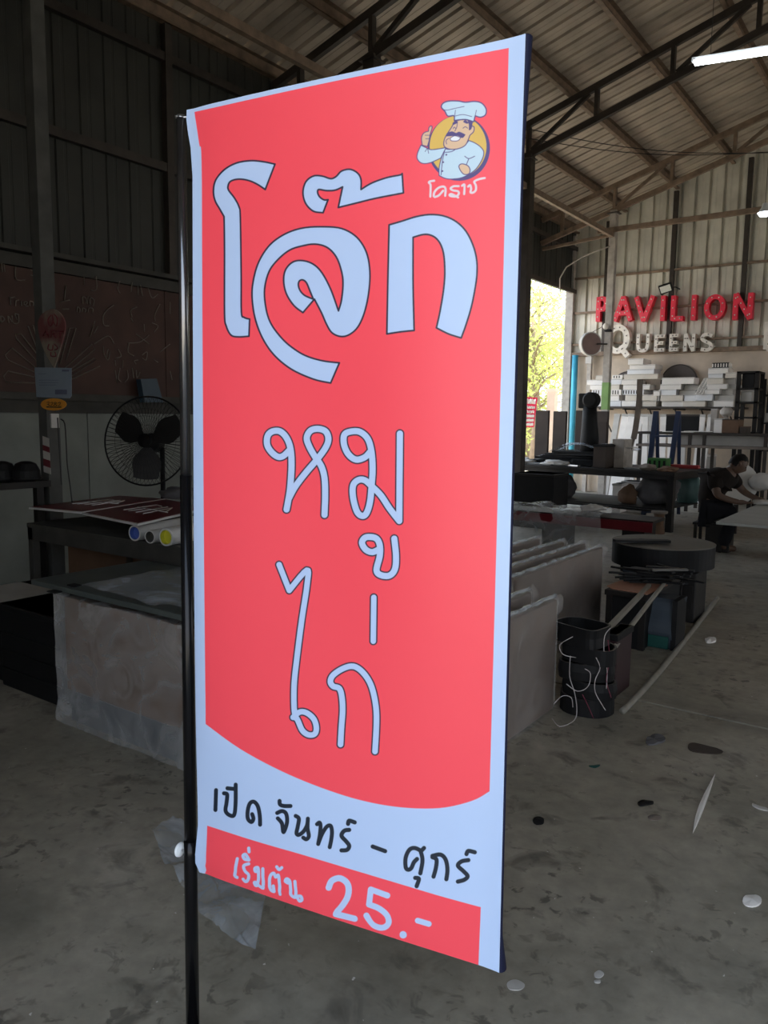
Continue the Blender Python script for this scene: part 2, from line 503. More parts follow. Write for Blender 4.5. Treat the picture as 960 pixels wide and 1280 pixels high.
# trusses
COLX = -5.07
def truss(y, label, m_):
    t = thing('roof_truss', label, 'truss', (COLX, y, 4.8), 'steel roof trusses')
    off_top, off_bot = -0.125, -0.54
    xs = [COLX + 0.965*i for i in range(-1, 15)]
    for (a, b) in ((XW+0.02, XRIDGE), (XRIDGE, XR-0.02)):
        MB().bar((a, y, roof_z(a)+off_top), (b, y, roof_z(b)+off_top), 0.06, 0.085).build('top_chord', m_, t)
        MB().bar((a, y, roof_z(a)+off_bot), (b, y, roof_z(b)+off_bot), 0.06, 0.085).build('bottom_chord', m_, t)
    for i, x in enumerate(xs):
        if XW+0.1 < x < XR-0.1:
            MB().bar((x, y, roof_z(x)+off_bot+0.04), (x, y, roof_z(x)+off_top-0.04), 0.05, 0.07).build('web_post', m_, t)
        if i % 2 == 1 and x+0.9 < XR:
            x2 = x+0.86
            MB().bar((x+0.05, y, roof_z(x+0.05)+off_bot+0.05), (x2, y, roof_z(x2)+off_top-0.04), 0.045, 0.05).build('web_brace', m_, t)
    MB().bar((XW+0.05, y, roof_z(XW)+off_bot-0.1), (COLX, y, 4.72), 0.05, 0.05).build('end_brace', m_, t)
    return t
TY = [3.1, 6.8, at_x(651, 480, COLX).y, at_x(760.5, 430, COLX).y]

TL = ['dark roof truss nearest to us, above the board of cut-out letters',
      'dark roof truss just above the top edge of the red banner',
      'dark parallel-chord roof truss crossing behind the hanging tube light',
      'lighter brown roof truss nearest the far wall']
for y, l in zip(TY, TL): truss(y, l, M_steel if y < TY[3] else M_purlin)

# columns
def column(y, label, m_, w=0.135):
    t = thing('roof_column', label, 'column', (COLX, y, 0), 'posts under the roof trusses')
    MB().bbox((COLX-w/2, y-w/2, 0), (COLX+w/2, y+w/2, roof_z(COLX)-0.54), 0.006).build('post', m_, t)
    MB().box((COLX-0.12, y-0.12, 0), (COLX+0.12, y+0.12, 0.015)).build('base_plate', M_steel, t)
    MB().box((COLX-0.1, y-0.1, roof_z(COLX)-0.60), (COLX+0.1, y+0.1, roof_z(COLX)-0.585)).build('cap_plate', M_steel, t)
    return t
column(3.1, 'grey concrete-look post at far left carrying notices', M_concrete_col, 0.10)
column(TY[1], 'steel post standing hidden behind the banner', M_steel)
column(TY[2], 'black steel post right beside the banner edge', M_steel, 0.15)
pc = column(TY[3], 'pale post with a green band in front of the red letters', M_palecol, 0.12)
ga, gb = at_y(760, 478, TY[3]-.07).z, at_y(760, 512, TY[3]-.07).z
MB().bbox((COLX-0.063, TY[3]-0.063, gb), (COLX+0.063, TY[3]+0.063, ga), 0.004).build('green_band', M_green, pc)
# longitudinal eave beam on the columns, tie beam and bent rod
o = MB().bar((COLX, 2.9, 4.70), (COLX, TY[3], 4.70), 0.06, 0.08).build('eave_beam', M_purlin); tag(o, 'slim brown beam linking the post tops lengthwise under the roof', 'beam')
o = MB().bar((COLX-0.25, TY[3]-0.08, 4.78), (3.0, TY[3]-0.08, 4.84), 0.07, 0.08).build('tie_beam', M_purlin); tag(o, 'long horizontal tie beam above the red letters, lit orange', 'beam')
rod = [at_y(*p, TY[3]-0.1) for p in ((700, 365), (700, 348), (708, 334), (726, 322), (745, 314), (762, 308))]
o = MB().tube(rod, 0.012, 6).build('bent_rod', M_palecol); tag(o, 'thin pale bent rod arching from post top toward the opening', 'rod')

# left wall
wl = thing('wall_left', None, None, (XW, 7, 0), kind='structure')
OY0, OY1, OZ = 9.0, YB-0.12, 4.06  # near end is out of sight, placed to let more light in
base_sheet = None
z0, z1 = 2.86, EAVE-0.02
y = YF
k = 0
while y < OY0-0.3:
    if base_sheet is None:
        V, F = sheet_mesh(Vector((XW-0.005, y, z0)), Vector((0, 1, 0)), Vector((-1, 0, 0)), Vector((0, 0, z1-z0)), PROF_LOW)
        base_sheet = MB().add(V, F).build('wall_sheet', M_wallsheet_shaded, wl); y_first = y
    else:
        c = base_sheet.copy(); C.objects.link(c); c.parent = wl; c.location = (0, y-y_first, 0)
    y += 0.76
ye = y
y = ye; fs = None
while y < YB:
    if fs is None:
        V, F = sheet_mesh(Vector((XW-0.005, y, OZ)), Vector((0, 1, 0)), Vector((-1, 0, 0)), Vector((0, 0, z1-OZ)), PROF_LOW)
        fs = MB().add(V, F).build('wall_sheet', M_wallsheet_shaded, wl); yf2 = y
    else:
        c = fs.copy(); C.objects.link(c); c.parent = wl; c.location = (0, y-yf2, 0)
    y += 0.76
MB().box((XW-0.10, YF, z0-0.02), (XW-0.075, OY0, z0+2.3)).build('backing_skin', M_sheet, wl)
MB().box((XW-0.10, OY0, OZ), (XW-0.075, YB, EAVE-0.1)).build('backing_skin', M_sheet, wl)
for zz, ya, yb in ((3.88, YF, OY0), (EAVE-0.35, YF, YB), (OZ, OY0-0.3, YB)):
    MB().box((XW, ya, zz-0.04), (XW+0.06, yb, zz+0.04)).build('girt', M_steel, wl)
yy = 0.2
while yy < OY0:
    MB().box((XW-0.001, yy-0.04, 2.86), (XW+0.07, yy+0.04, EAVE-0.05)).build('wall_post', M_steel, wl); yy += 2.55
MB().box((XW-0.12, YF, 0), (XW-0.02, OY0, 2.86)).build('backing', M_beam, wl)
yy = YF+0.02
while yy < OY0-0.1:
    e = min(yy+1.2, OY0)
    MB().bbox((XW-0.02, yy+0.004, 0.02), (XW+0.012, e-0.004, 1.49), 0.004).build('wall_panel', M_whitepanel, wl); yy += 1.2
MB().box((XW-0.02, YF, 1.49), (XW+0.05, OY0, 1.60)).build('timber_rail', M_beam, wl)
MB().box((XW-0.02, YF, 1.60), (XW+0.12, OY0, 1.66)).build('timber_ledge', M_beam, wl)
MB().box((XW-0.02, YF, 2.70), (XW+0.07, OY0, 2.80)).build('timber_rail', M_beam, wl)
MB().box((XW-0.02, YF, 2.82), (XW+0.10, OY0, 2.86)).build('timber_ledge', M_beam, wl)
MB().box((XW-0.12, OY0-0.02, 0), (XW+0.05, OY0+0.12, OZ)).build('door_jamb', M_palecol, wl)
MB().box((XW-0.12, OY1, 0), (XW+0.04, OY1+0.10, EAVE-0.1)).build('door_jamb', M_palecol, wl)

# far wall
wb = thing('wall_back', None, None, (0, YB, 0), kind='structure')
ZR = at_y(840, 440, YB).z
MB().box((XW-0.12, YB, 0), (XR+0.12, YB+0.15, ZR)).build('plaster_wall', M_plaster, wb)
MB().box((XW-0.05, YB-0.10, ZR-0.03), (XR, YB+0.02, ZR+0.05)).build('sill_rail', M_purlin, wb)
x = XW; i = 0
while x < XR:
    zt = min(roof_z(x), roof_z(min(x+0.76, XR)))+0.06
    V, F = sheet_mesh(Vector((x, YB+0.02, ZR)), Vector((1, 0, 0)), Vector((0, 1, 0)), Vector((0, 0, zt-ZR)))
    nP = len(PROF)
    for q in range(nP, 2*nP): V[q].z = roof_z(V[q].x)+0.12
    MB().add(V, F).build('wall_sheet', M_wallsheet, wb)
    x += 0.76
gx = [XW-0.1, XRIDGE, XR+0.1]
MB().add([(gx[0], YB+0.11, ZR), (gx[2], YB+0.11, ZR), (gx[2], YB+0.11, roof_z(XR)+0.16), (gx[1], YB+0.11, roof_z(XRIDGE)+0.16), (gx[0], YB+0.11, EAVE+0.16)], [(0, 1, 2, 3, 4)]).build('gable_skin', M_sheet, wb)
for pxx in (757, 838, 927):
    X = at_y(pxx, 400, YB).x
    MB().box((X-0.04, YB-0.08, ZR), (X+0.04, YB-0.01, roof_z(X)-0.1)).build('wall_post', M_steel, wb)
for X in (-1.6, 0.0, 2.0, 4.0, 6.0):
    MB().box((X-0.04, YB-0.08, ZR), (X+0.04, YB-0.01, roof_z(X)-0.1)).build('wall_post', M_steel, wb)
for py in (338, 384, 426):
    z = at_y(840, py, YB).z
    MB().box((XW, YB-0.07, z-0.02), (XR, YB-0.02, z+0.02)).build('girt', M_purlin, wb)

# right wall (out of frame) with a bay opened to light the far end, and the front wall, its doorway cut to shade the left
wr = thing('wall_right', None, None, (XR, 7, 0), kind='structure')
MB().box((XR, YF, 0), (XR+0.12, 9.5, roof_z(XR))).build('wall_skin', M_wallsheet, wr)
MB().box((XR, 9.5, 4.2), (XR+0.12, YB, roof_z(XR))).build('wall_skin', M_wallsheet, wr)
wf = thing('wall_front', None, None, (0, YF, 0), kind='structure')
DX0, DX1, DZ = -1.15, 4.2, 3.7
MB().box((XW-0.1, YF-0.12, 0), (DX0, YF, EAVE)).build('wall_skin', M_wallsheet, wf)
MB().box((DX1, YF-0.12, 0), (XR+0.1, YF, EAVE)).build('wall_skin', M_wallsheet, wf)
MB().box((DX0, YF-0.12, DZ), (DX1, YF, EAVE)).build('wall_skin', M_wallsheet, wf)
MB().add([(XW-0.1, YF-0.06, EAVE), (XR+0.1, YF-0.06, EAVE), (XRIDGE, YF-0.06, roof_z(XRIDGE)+0.1)], [(0, 1, 2)]).build('gable_skin', M_wallsheet, wf)
# ------------------------------------------------------------------ the banner
# sheet edges followed down the photograph, given real depth (left 1.65 m, right 1.34 m ahead)
DL, DR = 1.65, 1.34
NB_V, NB_U = 80, 40
yl = np.array([137, 150, 165, 185, 220, 400, 700, 900, 1000, 1030, 1055, 1075, 1087, 1091.])
xl = np.array([233, 232.5, 234.5, 238, 240.5, 241, 243, 245, 247, 247.5, 245, 243, 245, 249.])
def edge_l(v):
    yy = 137+v*(1091-137); return float(np.interp(yy, yl, xl)), yy
def edge_r(v):
    yy = 42+v*(1216-42); return 657-33.0*v - (1.5*math.sin(v*math.pi)), yy
BN = None
def bulge(u, v):
    # soft vertical waves of the vinyl, metres along the normal (towards the viewer)
    w = 0.004*math.sin(u*9+1.0)*math.sin(v*3.1) + 0.003*math.sin(u*5-v*7)
    w += 0.004*math.exp(-((u-0.0)/0.05)**2)*(-math.exp(-((v-0.0)/0.06)**2) - 0.8*math.exp(-((v-1)/0.04)**2))
    return w*min(1, u/0.04+0.25)*min(1, (1-u)/0.04)
_cl = [at_d(*edge_l(0.1), DL), at_d(*edge_l(0.9), DL), at_d(*edge_r(0.1), DR)]
BN = (_cl[2]-_cl[0]).cross(_cl[1]-_cl[0]).normalized()
if BN.y > 0: BN = -BN
def S(u, v):
    a = at_d(*edge_l(v), DL); b = at_d(*edge_r(v), DR)
    return a.lerp(b, u) + BN*bulge(u, v)

TW, TH = 1080, 2600
# photo pixel of each texel: project the grid, then interpolate
GU, GV = 61, 161
gu = np.linspace(0, 1, GU); gv = np.linspace(0, 1, GV)
G = np.zeros((GV, GU, 2))
for j, v in enumerate(gv):
    for i, u in enumerate(gu):
        p = S(u, v)-EYE; z = p.dot(FW)
        G[j, i] = (480+FPX*p.dot(CR)/z, 640-FPX*p.dot(CU)/z)
tu = (np.arange(TW)+0.5)/TW*(GU-1); tv = (np.arange(TH)+0.5)/TH*(GV-1)
iu = np.clip(tu.astype(int), 0, GU-2); iv = np.clip(tv.astype(int), 0, GV-2)
fu = (tu-iu)[None, :, None]; fv = (tv-iv)[:, None, None]
A = G[iv][:, iu]; B = G[iv][:, iu+1]; Cc = G[iv+1][:, iu]; D = G[iv+1][:, iu+1]
PX = ((A*(1-fu)+B*fu)*(1-fv)+(Cc*(1-fu)+D*fu)*fv).astype(np.float32)
del A, B, Cc, D
IMG = np.zeros((TH, TW, 3), np.float32)
WHITE = (0.46, 0.60, 0.86); RED = (0.93, 0.075, 0.105); NAVY = (0.02, 0.022, 0.05); NAVY2 = (0.012, 0.02, 0.035)
IMG[:] = WHITE
AAW = 0.35
def region(x0, y0, x1, y1):
    m = (PX[..., 0] >= x0) & (PX[..., 0] <= x1) & (PX[..., 1] >= y0) & (PX[..., 1] <= y1)
    rr = np.where(m.any(1))[0]; cc = np.where(m.any(0))[0]
    if len(rr) == 0: return None
    return slice(rr[0], rr[-1]+1), slice(cc[0], cc[-1]+1)
def segdist(P, a, b):
    d = b-a; L = float(d@d)+1e-9
    t = np.clip(((P[..., 0]-a[0])*d[0]+(P[..., 1]-a[1])*d[1])/L, 0, 1)
    return np.hypot(P[..., 0]-a[0]-t*d[0], P[..., 1]-a[1]-t*d[1])
def paint(sl, al, col):
    v = IMG[sl]; v += (np.array(col, np.float32)-v)*al[..., None]
def strokes(lines, w, col, outline=0, ocol=None, sm=True):
    paths = [smooth_path(l, 5) if sm and len(l) > 2 else np.array([p[:2] for p in l], float) for l in lines]
    allp = np.vstack(paths); M = w+outline+1.5
    sl = region(allp[:, 0].min()-M, allp[:, 1].min()-M, allp[:, 0].max()+M, allp[:, 1].max()+M)
    if sl is None: return
    P = PX[sl]; dist = np.full(P.shape[:2], 1e9, np.float32)
    for p in paths:
        if len(p) == 1: dist = np.minimum(dist, np.hypot(P[..., 0]-p[0][0], P[..., 1]-p[0][1]))
        for a, b in zip(p, p[1:]): dist = np.minimum(dist, segdist(P, a, b))
    if outline: paint(sl, np.clip((w+outline-dist)/AAW+0.5, 0, 1), ocol)
    paint(sl, np.clip((w-dist)/AAW+0.5, 0, 1), col)
def poly(polys, col, line=0.0, lcol=None, sm=True, per=5):
    paths = [smooth_path(l, per, True) if sm else np.array([p[:2] for p in l], float) for l in polys]
    allp = np.vstack(paths); M = line+1.5
    sl = region(allp[:, 0].min()-M, allp[:, 1].min()-M, allp[:, 0].max()+M, allp[:, 1].max()+M)
    if sl is None: return
    P = PX[sl]; ins = np.zeros(P.shape[:2], bool); dist = np.full(P.shape[:2], 1e9, np.float32)
    X, Y = P[..., 0], P[..., 1]
    for p in paths:
        q = np.roll(p, -1, 0)
        for a, b in zip(p, q):
            dist = np.minimum(dist, segdist(P, a, b))
            if a[1] != b[1]:
                ins ^= ((a[1] > Y) != (b[1] > Y)) & (X < (b[0]-a[0])*(Y-a[1])/(b[1]-a[1])+a[0])
    sd = np.where(ins, dist, -dist)
    paint(sl, np.clip(sd/AAW+0.5, 0, 1), col)
    if line: paint(sl, np.clip((line-dist)/AAW+0.5, 0, 1), lcol)
def T(pts, ox, oy, s):
    return [(ox+p[0]/s, oy+p[1]/s)+tuple(p[2:]) for p in pts]

# red field with its bowed foot, and the red foot band
poly([[(243, 140, 1), (249, 180), (252, 205), (253, 400), (255, 700), (257, 905, 1), (300, 936), (350, 963), (400, 984), (450, 1000), (500, 1009), (550, 1010), (590, 1001), (612, 989, 1), (624, 550), (636, 60, 1), (430, 99)]], RED)
poly([[(259, 1032, 1), (318, 1051), (380, 1069), (440, 1087), (500, 1105), (550, 1120), (601, 1134, 1), (598, 1206.5, 1), (430, 1153), (256, 1094, 1), (258, 1060)]], RED)

# three large letters
t3 = lambda P: T(P, 240, 180, 3.692)
sara_o = t3([(383,93,1),(330,82),(270,77),(205,88),(150,118),(110,165),(99,215),(106,260),(128,300),(148,335,1),(150,500),(150,780),(158,840),(180,882),(215,890),(263,887,1),(266,808,1),(240,800),(228,775),(227,600),(223,340),(217,290),(195,248),(170,215),(166,195),(178,172),(215,162),(260,168),(300,185),(338,210,1)])
cho = t3([(640,1103,1),(560,1085),(460,1040),(380,975),(325,895),(290,800),(277,700),(285,620),(310,540),(360,465),(430,415),(510,388),(600,382),(690,390),(760,430),(805,500),(821,590),(815,690),(795,780),(765,845),(725,880),(685,888),(645,870),(620,830),(598,780),(565,716,1),(512,778,1),(470,745),(435,690),(423,630),(432,580),(465,545),(510,538),(560,555),(600,595),(640,670),(676,770,1),(690,720),(697,640),(688,580),(665,520),(625,478),(570,462),(510,470),(450,490),(395,535),(355,590),(335,670),(340,750),(360,820),(400,880),(450,930),(520,975),(600,1000),(680,1010,1)])
cho_hole = t3([(560,716,1),(545,680),(528,640),(510,627),(495,633),(491,652),(500,678),(522,700)])
mark = t3([(628,257,1),(605,317,1),(560,310),(525,275),(512,225),(525,175),(560,148),(600,148),(640,160),(665,150),(690,125),(730,117),(765,135),(780,165),(780,210,1),(830,180),(900,155)]) + [(500,218.7),(502.7,216.9,1),(504.3,241,1),(500,242)] + t3([(850,250),(760,272),(675,293,1),(695,198,1),(660,213),(620,215),(585,210),(580,225),(590,245),(610,258)])
ko = T([(75,462,1),(150,440),(230,415),(310,403),(390,412),(460,445),(515,500),(555,580),(575,660),(577,740),(567,820),(545,930),(515,1030),(487,1108,1),(415,1085),(345,1050,1),(365,960),(385,840),(393,740),(388,640),(372,580),(345,540),(310,520),(270,517),(212,533,1),(212,800),(218,1065,1),(140,1073),(62,1085,1),(68,760)], 470, 180, 4.57)
for P in ([sara_o], [cho, cho_hole], [mark], [ko]): poly(P, WHITE, 1.05, NAVY)

# handwritten words
t4 = lambda P: T(P, 300, 500, 3.692)
strokes([t4([(225,235),(200,258),(175,262),(145,240),(125,205),(128,165),(150,145),(185,145),(215,175),(233,225),(238,300),(232,400),(225,450),(215,505)]),
         t4([(225,455),(255,400),(300,340),(355,275),(395,220),(408,180),(395,145),(360,133),(325,142),(308,175),(320,215),(345,260),(375,305),(390,360),(393,440),(390,530)])], 3.9, WHITE, 1.6, NAVY)
strokes([t4([(600,240),(575,265),(535,275),(500,250),(480,205),(482,160),(515,145),(555,148),(590,180),(607,240),(612,320),(607,400),(600,470),(585,520),(565,535),(540,515),(522,450),(522,395),(545,370),(575,370),(605,395),(650,440),(690,500),(735,558,1),(736,400),(738,155)])], 3.9, WHITE, 1.6, NAVY)
strokes([t4([(640,690),(610,702),(580,690),(563,660),(575,637),(600,632),(630,640),(645,670),(645,720),(630,785),(650,808),(690,810),(715,780),(720,720),(712,640)])], 3.9, WHITE, 1.6, NAVY)
t5 = lambda P: T(P, 320, 680, 4.57)
strokes([t5([(132,118),(190,265,1),(290,150),(292,230),(262,430),(235,640),(218,800),(218,940),(228,995)]),
         t5([(212,990),(250,960),(290,965),(330,1000),(345,1050),(335,1085),(300,1090),(265,1065),(240,1010),(225,985)])], 3.5, WHITE, 1.6, NAVY)
strokes([t5([(673,305),(670,555)])], 3.5, WHITE, 1.6, NAVY)
strokes([t5([(483,1145),(488,1050),(495,950),(490,870),(475,825),(440,812),(425,785),(440,750),(490,715),(545,698),(590,715),(635,765),(665,830),(685,930),(688,1030),(680,1185)])], 3.6, WHITE, 1.6, NAVY)

# opening days, in black
t6 = lambda P: T(P, 240, 960, 5.053)
strokes([t6([(152,140),(148,265)]), t6([(202,160),(222,168),(218,220),(212,270),(235,297),(265,298),(275,230),(276,105)]), t6([(224,128),(262,132)]),
         t6([(430,358),(428,300),(415,240),(390,213),(365,225),(352,270),(353,320),(375,341),(388,320),(380,292)]),
         t6([(553,208),(556,230),(580,240),(622,240)]),
         t6([(538,284),(570,272),(595,290),(600,345),(578,405),(568,350),(542,318)]),
         t6([(655,303),(675,320),(668,370),(660,412),(675,422),(705,400),(727,360),(732,320,1),(730,380),(738,430),(722,450),(703,440)]),
         t6([(790,355),(805,345),(812,365),(808,420),(797,480,1),(820,420),(850,372),(875,365),(884,400),(880,450),(870,500)])], 2.5, NAVY2)
t7 = lambda P: T(P, 420, 1000, 4.364)
strokes([t7([(72,163),(45,168),(30,195),(55,225),(72,250),(60,272),(30,275)]), t7([(66,130),(72,113),(102,122)]), t7([(200,254),(268,279)]),
         t7([(480,262),(465,278,1),(430,262),(400,272),(380,315),(380,365),(392,380),(410,372),(425,340),(442,322)]),
         t7([(462,280),(472,330),(460,400)]), t7([(432,425),(452,430),(440,470)]),
         t7([(526,312),(548,325),(545,370),(532,418)]), t7([(526,305),(570,298),(598,325),(608,380),(602,432)]),
         t7([(722,328),(685,335),(665,358),(695,388),(718,415),(700,435),(665,445)]), t7([(712,295),(722,278),(757,285)])], 2.6, NAVY2)

# starting price
t8 = lambda P: T(P, 240, 1040, 5.333)
strokes([t8([(302,178),(290,240),(285,290),(300,303)]), t8([(378,212),(345,225),(352,260),(375,285),(372,320),(352,330),(340,315)]),
         t8([(378,186),(350,180),(340,158),(358,150),(380,186)]), t8([(378,108),(380,132)]),
         t8([(440,262),(422,262),(420,242),(440,240),(443,290),(435,350),(418,355),(420,335),(470,374),(472,300),(472,245)]),
         t8([(540,360),(545,395),(522,385),(515,330),(525,288),(545,275),(558,300),(575,288),(582,340),(583,415)]), t8([(565,232),(580,250),(598,238)]),
         t8([(640,340),(622,328),(632,312),(652,330),(656,380),(660,420),(690,430),(686,330)]), t8([(690,430),(722,428),(732,450),(712,460),(702,440)])], 2.0, WHITE)
t9 = lambda P: T(P, 240, 900, 2.4)
strokes([t9([(410,503),(420,482),(445,475),(468,495),(465,535),(430,582,1),(487,596)])], 3.9, WHITE)
strokes([t7([(280,521),(190,488,1),(180,570,1),(235,592),(278,630),(285,675),(250,697),(200,680),(165,630)])], 3.7, WHITE)
strokes([t7([(365,735)])], 4.6, WHITE, sm=False); strokes([t7([(446,658),(506,676)])], 3.6, WHITE)

# chef badge and its caption
tc_ = lambda P: T(P, 500, 110, 6.857)
PURP = (0.075, 0.05, 0.19); YEL = (0.68, 0.44, 0.09); SKIN = (0.68, 0.46, 0.30); CHW = (0.50, 0.66, 0.78)
ell = lambda cx, cy, rx, ry: [(cx+rx*math.cos(a*math.pi/12), cy+ry*math.sin(a*math.pi/12)) for a in range(24)]
poly([tc_(ell(505, 515, 266, 280))], PURP); poly([tc_(ell(498, 500, 244, 262))], YEL)
lw = 0.55
poly([tc_([(385,520,1),(352,610),(335,690),(335,750,1),(390,775),(450,780),(540,765),(640,705),(700,620),(718,550),(690,505),(640,470),(590,450,1),(545,495),(440,525)])], CHW, lw, PURP)
poly([tc_([(180,490,1),(150,560),(150,610),(190,645),(260,640),(350,600,1),(395,510,1),(330,522),(265,528),(225,512)])], CHW, lw, PURP)
poly([tc_([(190,490,1),(185,425),(205,385),(245,370,1),(248,340),(265,325),(275,340),(258,400),(250,450),(235,502,1)])], SKIN, lw, PURP)
strokes([tc_([(215,405),(252,405)]), tc_([(220,435),(250,435)]), tc_([(215,545),(235,520),(245,560)])], 0.35, PURP)
poly([tc_([(470,285,1),(440,340),(400,400),(378,450),(380,500),(430,525),(500,520),(560,490),(590,430),(600,405),(630,375),(635,335),(610,320),(600,280,1),(540,270)])], SKIN, lw, PURP)
poly([tc_([(575,270,1),(625,285,1),(612,350),(590,362,1),(590,310)])], PURP)
poly([tc_([(395,415,1),(402,388),(445,372),(480,385),(505,375),(540,388),(562,400,1),(535,428),(495,410),(440,412)])], PURP)
poly([tc_([(430,430,1),(470,410),(520,425,1),(495,452),(440,452)])], (0.8, 0.8, 0.85), 0.4, PURP)
poly([tc_([(450,320,1),(455,295),(490,285),(495,300,1)])], PURP); poly([tc_([(540,290,1),(560,275),(592,300,1),(570,305)])], PURP)
strokes([tc_([(490,290),(488,330),(470,370)]), tc_([(540,345),(560,332),(580,345)]), tc_([(455,350),(465,335),(480,350)]), tc_([(400,480),(395,450),(420,430)])], 0.4, PURP)
poly([tc_([(505,670),(530,650),(580,665),(600,700),(590,735),(550,740),(520,710)])], SKIN, lw, PURP)
poly([tc_([(355,165),(370,130),(420,112),(500,112),(560,122),(640,115),(700,130),(738,180),(732,230),(690,250),(645,238,1),(632,290,1),(560,270),(465,278,1),(462,238),(410,240),(385,200)])], CHW, 0.75, PURP)
strokes([tc_([(475,190),(465,275)]), tc_([(360,180),(400,190),(470,175),(550,158)]), tc_([(475,240),(540,228),(615,245)]), tc_([(655,190),(645,235)])], 0.35, PURP)
strokes([tc_([(385,530),(365,620),(352,745)]), tc_([(388,552),(440,545),(470,530)]), tc_([(555,585),(590,605),(640,585)]), tc_([(590,605),(568,660)])], 0.45, PURP)
strokes([tc_([(397,572)]), ], 1.1, PURP, sm=False); strokes([tc_([(370,636)])], 1.1, PURP, sm=False); strokes([tc_([(363,712)])], 1.1, PURP, sm=False)
tk = lambda P: T(P, 520, 215, 9.6)
cap = [tk([(218,105),(170,112),(155,128),(175,160),(172,295)]), tk([(212,290),(222,240),(270,190),(330,175),(355,205),(350,285)]), tk([(325,225),(275,280),(225,300)]),
       tk([(512,170),(450,172),(415,198),(445,220),(505,232),(512,265),(480,292),(420,290),(402,275),(430,265),(505,305)]),
       tk([(552,165),(582,155),(578,265)]), tk([(625,175),(650,158),(662,200),(655,245),(690,245),(718,215),(718,160),(700,115),(760,85),(825,72)])]
strokes(cap, 1.35, (0.72, 0.62, 0.68))

img = bpy.data.images.new('banner_print', TW, TH, alpha=False)
lin = IMG[::-1]
srgb = np.where(lin <= 0.0031308, lin*12.92, 1.055*np.power(np.clip(lin, 0, 1), 1/2.4)-0.055)
buf = np.ones((TH, TW, 4), np.float32); buf[..., :3] = srgb
img.pixels.foreach_set(buf.ravel()); img.update(); img.pack()

M_print = bpy.data.materials.new('printed_vinyl')
M_print.use_nodes = True
_t = M_print.node_tree; _b = _t.nodes['Principled BSDF']
_i = _t.nodes.new('ShaderNodeTexImage'); _i.image = img; _i.extension = 'EXTEND'; _i.interpolation = 'Cubic'
_t.links.new(_i.outputs['Color'], _b.inputs['Base Color'])
_b.inputs['Roughness'].default_value = 0.42
_w = _t.nodes.new('ShaderNodeTexNoise'); _w.inputs['Scale'].default_value = 2.2
_tc = _t.nodes.new('ShaderNodeTexCoord'); _t.links.new(_tc.outputs['Object'], _w.inputs['Vector'])
_bp = _t.nodes.new('ShaderNodeBump'); _bp.inputs['Strength'].default_value = 0.25; _bp.inputs['Distance'].default_value = 0.02
_t.links.new(_w.outputs['Fac'], _bp.inputs['Height']); _t.links.new(_bp.outputs[0], _b.inputs['Normal'])
M_back = mat('banner_reverse', (0.012, 0.014, 0.04), 0.6, spec=0.2)

foot = at_d(246, 1406, DL+0.01); foot.z = 0
bt = thing('flag_banner', 'tall red and white printed food banner hung on a black pole', 'banner', foot)
V = []; F = []; UV = []
for j in range(NB_V+1):
    for i in range(NB_U+1):
        u, v = i/NB_U, j/NB_V
        V.append(S(u, v)); UV.append((u, 1-v))
n0 = len(V)
for j in range(NB_V):
    for i in range(NB_U):
        a = j*(NB_U+1)+i
        F.append((a, a+NB_U+1, a+NB_U+2, a+1))
sheet = MB().add(V, F, True).build('printed_sheet', M_print, bt)
uvl = sheet.data.uv_layers.new(name='UVMap')
for lp in sheet.data.loops: uvl.data[lp.index].uv = UV[lp.vertex_index]
# reverse face and the turned edges (the sheet is a sleeve folded round both sides)
RX = (S(1, .5)-S(0, .5)).normalized()
V = []; F = []
prof = []
for k in range(7):
    a = math.pi*k/6; prof.append((math.sin(a)*0.0028, -(1-math.cos(a))*0.0035))
for j in range(NB_V+1):
    v = j/NB_V
    p = S(1, v); wv = 1.0 + 1.8*max(0, 1-v/0.12) + 2.2*max(0, (v-0.96)/0.04)
    for a, b in prof: V.append(p+RX*a*wv+BN*b*wv*1.2)
for j in range(NB_V):
    for i in range(6):
        a = j*7+i; F.append((a, a+7, a+8, a+1))
MB().add(V, F, True).build('turned_edge', M_back, bt, label='dark turned edge')
V = []; F = []
for j in range(NB_V+1):
    v = j/NB_V
    for i in range(9): V.append(S(i/8*0.995+0.005, v)-BN*0.011)
for j in range(NB_V):
    for i in range(8):
        a = j*9+i; F.append((a, a+1, a+10, a+9))
MB().add(V, F, True).build('back_sheet', M_back, bt, label='dark unprinted back of the banner')
# pole: thin top section, thick lower section
pt = at_d(226.5, 148, DL+0.015); pb = Vector((pt.x, pt.y, 0))
pm = at_d(236, 640, DL+0.015)
p1066 = at_d(238, 1066, DL+0.015); p1280 = at_d(241, 1280, DL+0.015)
dirp = (p1280-pt); pbase = pt+dirp*(pt.z/(pt.z-p1280.z))
def on_pole(z): return pt+(pbase-pt)*((pt.z-z)/(pt.z-pbase.z))
zm_ = at_d(233, 600, DL+0.015).z
MB().tube([on_pole(pt.z), on_pole(zm_)], [0.0095, 0.0112], 20).build('top_tube', M_polegrey, bt, label='top section of the black pole, greyed for a sky reflection')
MB().tube([on_pole(zm_+0.01), on_pole(p1066.z+0.0)], [0.0125, 0.0135], 20).build('middle_tube', M_blackgloss, bt)
MB().tube([on_pole(p1066.z+0.03), on_pole(p1066.z-0.005), on_pole(0.02)], [0.0148, 0.0148, 0.0155], 20).build('lower_tube', M_blackgloss, bt)
MB().lathe([(0, 0), (0.075, 0), (0.075, 0.012), (0.022, 0.014), (0.018, 0.016)], (pbase.x, pbase.y, 0), 32).build('base', M_blackgloss, bt)
